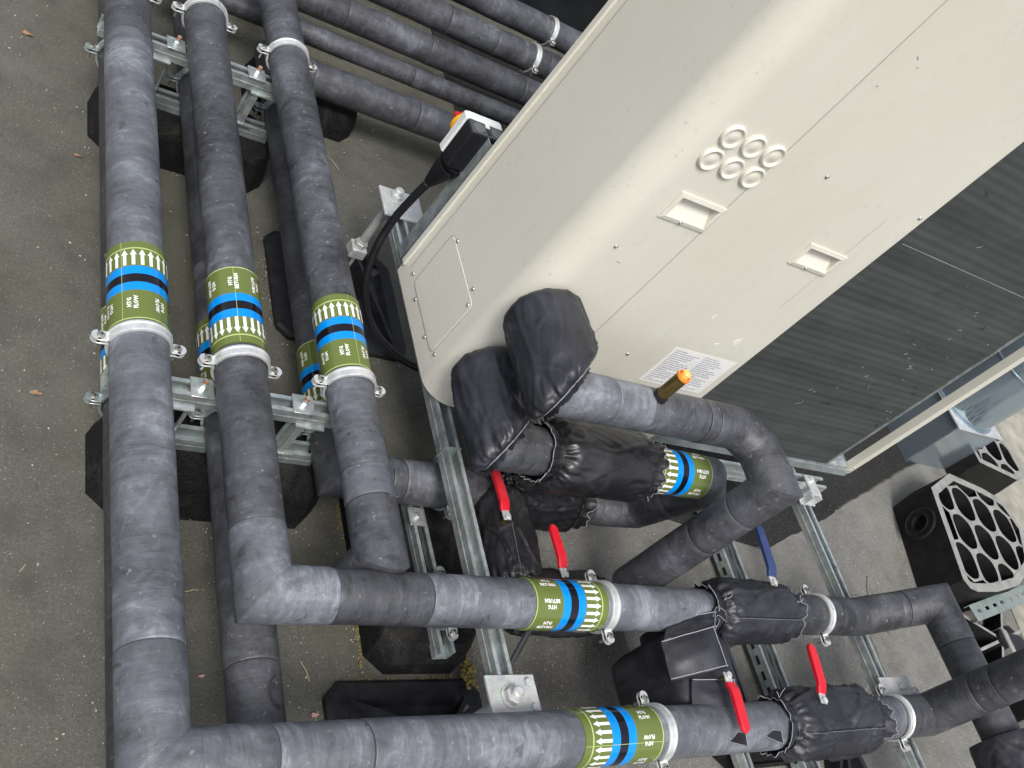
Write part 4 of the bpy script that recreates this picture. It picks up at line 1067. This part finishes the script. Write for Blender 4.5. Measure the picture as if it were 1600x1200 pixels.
def lever(label, base, tip, mat, w_=.018, up=(0, 0, 1), group='coloured valve levers', plate=True):
    """valve lever: steel tang at base, stepped plastic grip rounded at the tip"""
    base, tip, up = Vector(base), Vector(tip), Vector(up); d = (tip - base); L = d.length; d.normalize(); s = d.cross(up).normalized(); up = s.cross(d)
    t = thing('valve_lever', label, 'valve lever', base, group)
    # grip outline as side profile: (distance, height bottom, height top)
    rows = [(0.006, -.008, .003), (.014, -.008, .005), (.024, -.003, .010), (.034, -.002, .0115), (L * .6, -.002, .0120), (L - .014, -.002, .0115), (L - .005, -.001, .010), (L, .001, .008)]
    ws = [.92, 1.0, 1.0, .98, .95, .92, .74, .40]
    m = MB(); vs = []
    for (x, z0, z1), k in zip(rows, ws):
        W = w_ / 2 * k; c = .0025
        for yy, zz in ((-W + c, z0), (W - c, z0), (W, z0 + c), (W, z1 - c), (W - c, z1), (-W + c, z1), (-W, z1 - c), (-W, z0 + c)): vs.append(base + d * x + s * yy + up * zz)
    n = 8; fs = [(r * n + i, r * n + (i + 1) % n, (r + 1) * n + (i + 1) % n, (r + 1) * n + i) for r in range(len(rows) - 1) for i in range(n)] + [tuple(range(7, -1, -1)), tuple(range((len(rows) - 1) * n, len(rows) * n))]
    m.add(vs, fs); m.build('grip', mat, t, smooth=math.radians(40))
    m = MB(); R_ = Matrix((d, s, up)).transposed(); m.box(base + d * -.004 + up * -.0035, (.030, w_ * .8, .003), R_); m.cyl(base - d * .012 - up * .03, base - d * .012 + up * .004, .0055, None, 10, 1); m.hexnut(base - d * .012 - up * .001, up, .0085, .006)
    m.build('steel_tang', [ZINC, BRASS], t, smooth=math.radians(30))
    return t
lever('blue lever standing off the jacket on the right-turning pipe', (2.176, .805, .470), (2.195, .965, .470), BLUEP, .030)
lever('red lever on the crumpled bottom jacket, pointing up the picture', (2.182, .488, .474), (2.205, .620, .474), REDP, .028)
lever('red lever lying across the square jacket, pointing down', (1.862, .535, .468), (1.848, .412, .468), REDP, .028)
lever('red lever over bare felt above the return marker tape', (1.625, .890, .28), (1.616, 1.010, .285), REDP, .027)
lever('short red lever squeezed between steel channel and black jackets', (1.482, 1.035, .285), (1.474, 1.155, .285), REDP, .027)

# ------------------------------------------------------------------ low channels right of the valves
tr = thing('cable_channel', 'perforated low channel holding two black conduits below the long pipes', 'steel channel', (2.57, .8, .06))
m = MB(); channel(m, (2.585, .22, .075), (2.585, 1.30, .075), w=.075, h=.045, slots=True); m.build('perforated_channel', [GALVD, BLACKP], tr)
for x, r, seed in ((2.572, .0125, 1), (2.600, .010, 2)):
    m = MB(); P = [(x + .003 * math.sin(k * .7 + seed), .23 + k * .01, .063) for k in range(106)]; rr = [r * (1.0 if k % 2 else .93) for k in range(106)] if seed == 2 else r
    m.tube(P, rr, 12); m.build('conduit', GREYP, tr, smooth=math.radians(50))
for y in (.40, .62, .95):
    m = MB(); m.box((2.584, y, .0775), (.066, .008, .003), None, 0); m.build('cable_tie', BLACKP, tr)
fc = thing('floor_channel', 'slim pale channel beside the square valve jacket', 'steel channel', (2.30, .6, .06))
m = MB(); channel(m, (2.275, .30, .105), (2.275, .76, .105), w=.030, h=.041); m.build('channel_profile', GALV, fc)
m = MB(); m.box((2.275, .735, .109), (.034, .05, .005), None, 0, 1, .0007); m.hexnut((2.275, .735, .1115), (0, 0, 1), .010, .009); m.hexnut((2.275, .70, .1065), (0, 0, 1), .010, .009); m.build('washer_plate', ZINC, fc)
m = MB(); m.tube([(2.28, .745, .13), (2.36, .765, .14), (2.45, .78, .17)], .008, 10); m.build('brace_rod', GREYP, fc)
rubber_block('grey-topped rubber pad below the slim pale channel', 2.25, 2.66, .44, .60, .05)
t = thing('brace', 'dark slanted steel brace beside the left channel below the return tape', 'brace', (1.40, .66, .2))
m = MB(); m.tube([(1.355, .625, .300), (1.475, .745, .290)], .0075, 6); m.build('brace_bar', GREYP, t)
# felt protection mat patch between the long pipes
struct(sheet('protection_mat', octa(1.475, 2.05, .50, 1.02, .02), .010, MAT, .004))

# ------------------------------------------------------------------ duct beyond the unit
dt = thing('air_duct', 'blue-grey sheet steel duct with square base and round seamed riser', 'air duct', (4.38, 1.9, 0))
m = MB(); m.box((4.385, 1.895, .152), (.36, .36, .300), None, 0, 1, .004); m.build('square_base', DUCTM, dt)
m = MB(); m.box((4.385, 1.895, .306), (.385, .385, .006)); m.build('base_flange', ZINC, dt)
m = MB(); P = []; R_ = .178
m.lathe((4.385, 1.895, .310), (0, 0, 1), [(0, R_ + .012), (.004, R_ + .012), (.004, R_)], 48); m.lathe((4.385, 1.895, .31), (0, 0, 1), [(.004, R_), (.30, R_)], 48); m.build('round_riser', DUCTM, dt, smooth=math.radians(30))
z = .61; 
for k in range(5):
    m = MB(); hgt = (.28, .26, .30, .28, .30)[k]; m.lathe((4.385, 1.895, z), (0, 0, 1), [(0, R_), (.002, R_ + .004), (.010, R_ + .004), (.012, R_), (hgt, R_)], 48); m.build('duct_section', DUCTM, dt, smooth=math.radians(30)); z += hgt

# ------------------------------------------------------------------ honeycomb plastic blocks
def honeycomb(label, out, H, cell, rim, seed=0, socket=None, group='honeycomb plastic blocks', ang=0.0):
    """open-topped moulded block: battered outer wall, pale-topped rim and hexagonal webs"""
    n = len(out); cx = sum(p[0] for p in out) / n; cy = sum(p[1] for p in out) / n
    t = thing('honeycomb_block', label, 'plastic block', (cx, cy, 0), group)
    def inset(P, k):
        Q = []
        for i in range(len(P)):
            a, b, c = Vector(P[i - 1]), Vector(P[i]), Vector(P[(i + 1) % len(P)]); e1 = (b - a).normalized(); e2 = (c - b).normalized()
            n1 = Vector((-e1.y, e1.x)); n2 = Vector((-e2.y, e2.x)); bi = (n1 + n2).normalized(); Q.append(tuple(b + bi * (k / max(.3, bi.dot(n1)))))
        return Q
    m = MB(); vs = []; z0 = .012
    for P, z in ((inset(out, -.010), z0), (out, H), (inset(out, rim), H), (inset(out, rim), z0)): vs += [(a, b, z) for a, b in P]
    m.add(vs, [(r * n + i, r * n + (i + 1) % n, (r + 1) * n + (i + 1) % n, (r + 1) * n + i) for r in (0, 2) for i in range(n)] + [tuple(range(3 * n, 4 * n))], 0)
    m.add(vs, [(n + i, n + (i + 1) % n, 2 * n + (i + 1) % n, 2 * n + i) for i in range(n)], 1)
    m.build('outer_wall', [GRATED, GRATE], t)
    inn = [Vector(p) for p in inset(out, rim * .8)]
    def inside(p):
        c = False
        for i in range(n):
            a, b = inn[i], inn[i - 1]
            if (a.y > p.y) != (b.y > p.y) and p.x < (b.x - a.x) * (p.y - a.y) / (b.y - a.y) + a.x: c = not c
        return c
    rnd = random.Random(seed); m = MB(); ca, sa = math.cos(ang), math.sin(ang)
    def clampin(p):
        if inside(p): return p
        best = None
        for i in range(n):
            a, b = inn[i - 1], inn[i]; e = b - a; q = max(0, min(1, (p - a).dot(e) / e.length_squared)); c = a + e * q
            if best is None or (c - p).length < (best - p).length: best = c
        return best
    for j in range(-9, 10):
        for i in range(-9, 10):
            gx = i * cell * 1.15 + (cell * .575 if j % 2 else 0); gy = j * cell * 1.32
            V = [(gx, gy + cell * .80), (gx - cell * .575, gy + cell * .52), (gx - cell * .575, gy - cell * .52), (gx, gy - cell * .80), (gx + cell * .575, gy - cell * .52), (gx + cell * .575, gy + cell * .52)]
            V = [Vector((cx + x * ca - y * sa, cy + x * sa + y * ca)) for x, y in V]; ctr = Vector((cx + gx * ca - gy * sa, cy + gx * sa + gy * ca))
            O = [clampin(V[k].lerp(V[(k + 1) % 6], q / 5)) for k in range(6) for q in range(5)]
            if sum(inside(V[k].lerp(ctr, .05)) for k in range(6)) < 2 and not inside(ctr): continue
            c2 = sum(O, Vector((0, 0))) / 30; R1 = []
            ok = min((o - c2).length for o in O) > cell * .16
            if not ok: continue
            for o in O:
                l = (o - c2).length; R1.append(c2 + (o - c2) * max(.25, (l - .0105) / l))
            I = [(R1[q - 2] + R1[q - 1] * 2 + R1[q] * 2 + R1[(q + 1) % 30] * 2 + R1[(q + 2) % 30]) / 8 for q in range(30)]
            zt = H - .0015; k = 30
            m.add([(p.x, p.y, zt) for p in O] + [(p.x, p.y, zt) for p in I], [(q, (q + 1) % k, k + (q + 1) % k, k + q) for q in range(k)], 1)
            m.add([(p.x, p.y, zt) for p in I] + [(c2.x + (p.x - c2.x) * .96, c2.y + (p.y - c2.y) * .96, .03) for p in I], [(q, (q + 1) % k, k + (q + 1) % k, k + q) for q in range(k)] + [tuple(range(k, 2 * k))], 0)
    m.build('hexagon_web', [GRATED, GRATE], t, smooth=math.radians(30))
    if socket:
        p, nrm = socket; m = MB(); m.lathe(p, nrm, [(-.006, .074), (.0005, .066), (-.003, .062), (-.003, .040), (.0005, .036), (-.03, .032), (-.03, .0001)], 28); m.build('side_socket', GRATED, t, smooth=math.radians(30))
    return t
honeycomb('large pale-topped plastic block with hexagon cells by the concrete path', [(3.769, 1.008), (3.790, .970), (3.835, .958), (3.995, .965), (4.20, 1.0), (4.42, 1.10), (4.54, 1.28), (4.50, 1.43), (4.36, 1.48), (4.12, 1.527), (3.893, 1.430)], .20, .125, .036, 3, ((3.815, 1.30, .12), (-.94, .33, .05)), ang=-.28)
honeycomb('small honeycomb block half hidden behind the sheet steel duct', [(4.56, 1.66), (4.86, 1.60), (4.98, 1.64), (4.99, 1.80), (4.80, 2.02), (4.56, 2.0)], .17, .13, .030, 4, ang=-.3)

# spoked plastic foot with slotted rail at the right edge
sf = thing('spoked_foot', 'dark ribbed plastic foot under the slotted rail at the right edge', 'plastic foot', (4.05, .72, .01))
m = MB(); m.prism(octa(3.80, 4.42, .44, .90, .10), .012, .030, 0); m.build('foot_plate', GRATED, sf)
hub = Vector((4.02, .80, .0))
for k in range(10):
    a = 2 * PI * k / 10 + .2; d = Vector((math.cos(a), math.sin(a), 0)); L = .26 if k % 2 else .22; p = hub + d * (L / 2 + .03)
    if not (3.80 < p.x < 4.42 and .44 < p.y < .93): continue
    m = MB(); m.box(p + Vector((0, 0, .072)), (L, .010, .084), Matrix.Rotation(a, 3, 'Z'), 0); m.box(p + Vector((0, 0, .1146)), (L, .012, .0012), Matrix.Rotation(a, 3, 'Z'), 1); m.build('rib', [GRATED, GRATE], sf)
m = MB(); m.prism([(3.98, .50), (4.20, .52), (4.24, .66), (4.16, .82), (4.02, .84)], .03, .125, 0, 'Z', .96); m.build('solid_pad', TRAYM, sf)
m = MB(); m.prism([(3.99, .49), (4.02, .49), (4.045, .83), (4.015, .845)], .03, .135, 0); m.prism([(3.99, .475), (4.22, .495), (4.22, .52), (3.99, .50)], .03, .133, 0); m.build('rim', GRATE, sf)
m = MB(); m.cyl(hub + Vector((0, 0, .03)), hub + Vector((0, 0, .13)), .045, .04, 20); m.build('hub', GRATED, sf, smooth=math.radians(30))
rl = thing('slotted_rail', 'grey-green slotted steel rail lying on the ribbed plastic foot', 'steel rail', (4.2, .95, .14))
m = MB(); d = Vector((.955, .19, 0)).normalized(); s = Vector((-d.y, d.x, 0)); o = Vector((3.835, .862, .145)); L = .95; wd = .062
rm = Matrix((d, s, Vector((0, 0, 1)))).transposed()
def rb(x0, x1, y0, y1, z0, z1, mi=0): m.box(o + d * (x0 + x1) / 2 + s * (y0 + y1) / 2 + Vector((0, 0, (z0 + z1) / 2)), (x1 - x0, y1 - y0, z1 - z0), rm, mi)
rb(0, L, 0, .024, .0, .003); rb(0, L, .038, wd, .0, .003)
x = 0
while x < L - .05: rb(x, x + .040, .024, .038, .0, .003); x += .075
rb(0, L, -.003, 0, -.022, .003); rb(0, L, wd, wd + .003, -.022, .003)
m.build('rail_profile', galv_mat('grey_green_steel', (.30, .36, .34), .5, .4, (.22, .27, .26)), rl)

# ------------------------------------------------------------------ litter
def leaf(label, x, y, r, mat, cat='leaf', z=.006, seed=0):
    rnd = random.Random(seed); m = MB(); k = 9; vs = []
    for i in range(k):
        a = 2 * PI * i / k; rr = r * rnd.uniform(.6, 1.15); vs.append((x + rr * math.cos(a) * 1.4, y + rr * math.sin(a) * .7, z + rnd.uniform(0, r * .45)))
    c = len(vs); vs.append((x, y, z + r * .15)); vs += [(a, b, q - .0012) for a, b, q in vs[:k]]
    m.add(vs, [(i, (i + 1) % k, c) for i in range(k)] + [(i, (i + 1) % k, c + 1 + (i + 1) % k, c + 1 + i) for i in range(k)])
    return tag(m.build('dry_leaf' if cat == 'leaf' else 'petal', mat), label, cat)
leaf('curled brown leaf on the felt left of the outer pipe', .371, .770, .012, LEAF1, seed=1)
leaf('pale brown leaf on the felt beside the nearer cross support', .463, 1.385, .009, LEAF1, seed=2)
leaf('yellow-green leaf at the left edge of the picture', .265, .772, .009, LEAF2, seed=3)
leaf('small orange-brown leaf near the top of the left felt', .413, 2.62, .012, LEAF1, seed=4)
leaf('tiny brown leaf between the leaf above and the outer pipe', .55, 2.18, .008, LEAF1, seed=12)
leaf('pale petal on the felt between the outer and middle pipes', .80, .735, .0045, LEAF3, 'petal', seed=5)
leaf('pink petal beside the rubber tray corner', 1.045, .645, .008, LEAF3, 'petal', seed=6)
leaf('yellow leaf fragment on bare felt near the red lever', 1.985, 1.195, .010, LEAF2, seed=7, z=.012)
leaf('reddish leaf on the floor inside the cable loop', 1.30, 1.72 + .10, .010, LEAF1, seed=8)
gm = MB(); rnd = random.Random(9)
def chip(x, y, r, z=0.004):
    a = rnd.uniform(0, PI); q = Matrix.Rotation(a, 3, 'Z'); gm.box((x, y, z + r * .3), (r * rnd.uniform(.8, 1.8), r, r * .7), q, 0, .7)
for _ in range(420):
    x, y = rnd.uniform(.0, 1.6), rnd.uniform(.35, 3.4); chip(x, y, rnd.uniform(.0012, .0034))
for _ in range(160): chip(rnd.uniform(1.6, 4.4), rnd.uniform(.2, 1.4), rnd.uniform(.0012, .003), .010)
for (xa, ya, xb, yb_) in ((.56, 1.09, 1.10, 1.09), (1.06, .70, 1.06, .34), (1.08, 1.68, 1.5, 1.68), (.56, 2.22, 1.08, 2.22), (1.17, .73, 1.17, 1.26), (1.06, 1.7, 1.06, 2.1), (3.72, .95, 3.80, 1.40)):
    for _ in range(46):
        q = rnd.random(); chip(xa + (xb - xa) * q + rnd.gauss(0, .008), ya + (yb_ - ya) * q + rnd.gauss(-.006, .008), rnd.uniform(.001, .0028), .004 if xa < 3 else .010)
tag(gm.build('grit', GRITM), 'pale grit scattered over the roof felt', 'grit', kind='stuff')
mo = MB()
def mossrow(p0, p1, n, r, sp):
    for i in range(n):
        p = Vector(p0).lerp(Vector(p1), rnd.random()); x, y = p.x + rnd.gauss(0, sp), p.y + rnd.gauss(0, sp); s_ = r * rnd.uniform(.4, 1.3)
        mo.box((x, y, p.z + s_ * .4), (s_ * 1.6, s_, s_ * .8), Matrix.Rotation(rnd.uniform(0, PI), 3, 'Z'), 0, .6)
mossrow((1.178, .735, .003), (1.185, .86, .003), 40, .004, .002)
mossrow((1.180, 1.08, .003), (1.178, 1.20, .003), 36, .004, .002)
mossrow((1.16, .722, .004), (1.44, .722, .012), 30, .0035, .002)
mossrow((1.455, .70, .03), (1.475, .76, .01), 80, .006, .010)
tag(mo.build('moss_debris', MOSS), 'golden moss and leaf crumbs along the rubber block edges', 'moss', kind='stuff')
st = MB()
for x, y, a, L in ((1.035, .742, 1.9, .05), (.79, .925, .2, .03), (.87, 1.02, 2.4, .035), (1.36, 2.50, -.9, .07), (.45, .96, 1.0, .02), (.99, 1.56, .5, .03)):
    d = Vector((math.cos(a), math.sin(a), 0)) * L / 2; c = Vector((x, y, .006)); st.tube([c - d, c + Vector((.002, .002, .002)), c + d], .0011, 5)
tag(st.build('straw', STRAW), 'few dry grass stems lying on the roof felt', 'straw', kind='stuff')
# curved rubbed mark on the lower pipe
m = MB(); P = []
for i in range(15):
    a = math.radians(100 + 170 * i / 14); u_a, v_a = .022 * math.cos(a) - .004, .030 * math.sin(a); R_ = R0 + .0012; th = math.radians(58) - u_a / R_
    P.append(Vector((XB[2] + R_ * math.cos(th), .615 + v_a, ZL + R_ * math.sin(th))))
vs = []
for i, p in enumerate(P):
    w_ = .0016 + .0035 * (i / 14) ** 1.5; d = (P[min(i + 1, 14)] - P[max(i - 1, 0)]).normalized(); nr = (p - Vector((XB[2], p.y, ZL))).normalized(); s_ = d.cross(nr)
    vs += [p + s_ * w_, p - s_ * w_]
m.add(vs, [(2 * i, 2 * i + 1, 2 * i + 3, 2 * i + 2) for i in range(14)]); m.build('rubbed_mark', RUBD, b2_)
# round damp stain on the felt
st_ = MB(); P = [(.322 + .026 * math.cos(a) * (1 + .06 * math.sin(3 * a)), .685 + .026 * math.sin(a) * (1 + .05 * math.cos(4 * a))) for a in [2 * PI * i / 40 for i in range(40)]]
st_.prism(P, .0005, .0018); struct(st_.build('ground_stain', felt_mat('damp_felt', (.058, .053, .030), .6)))
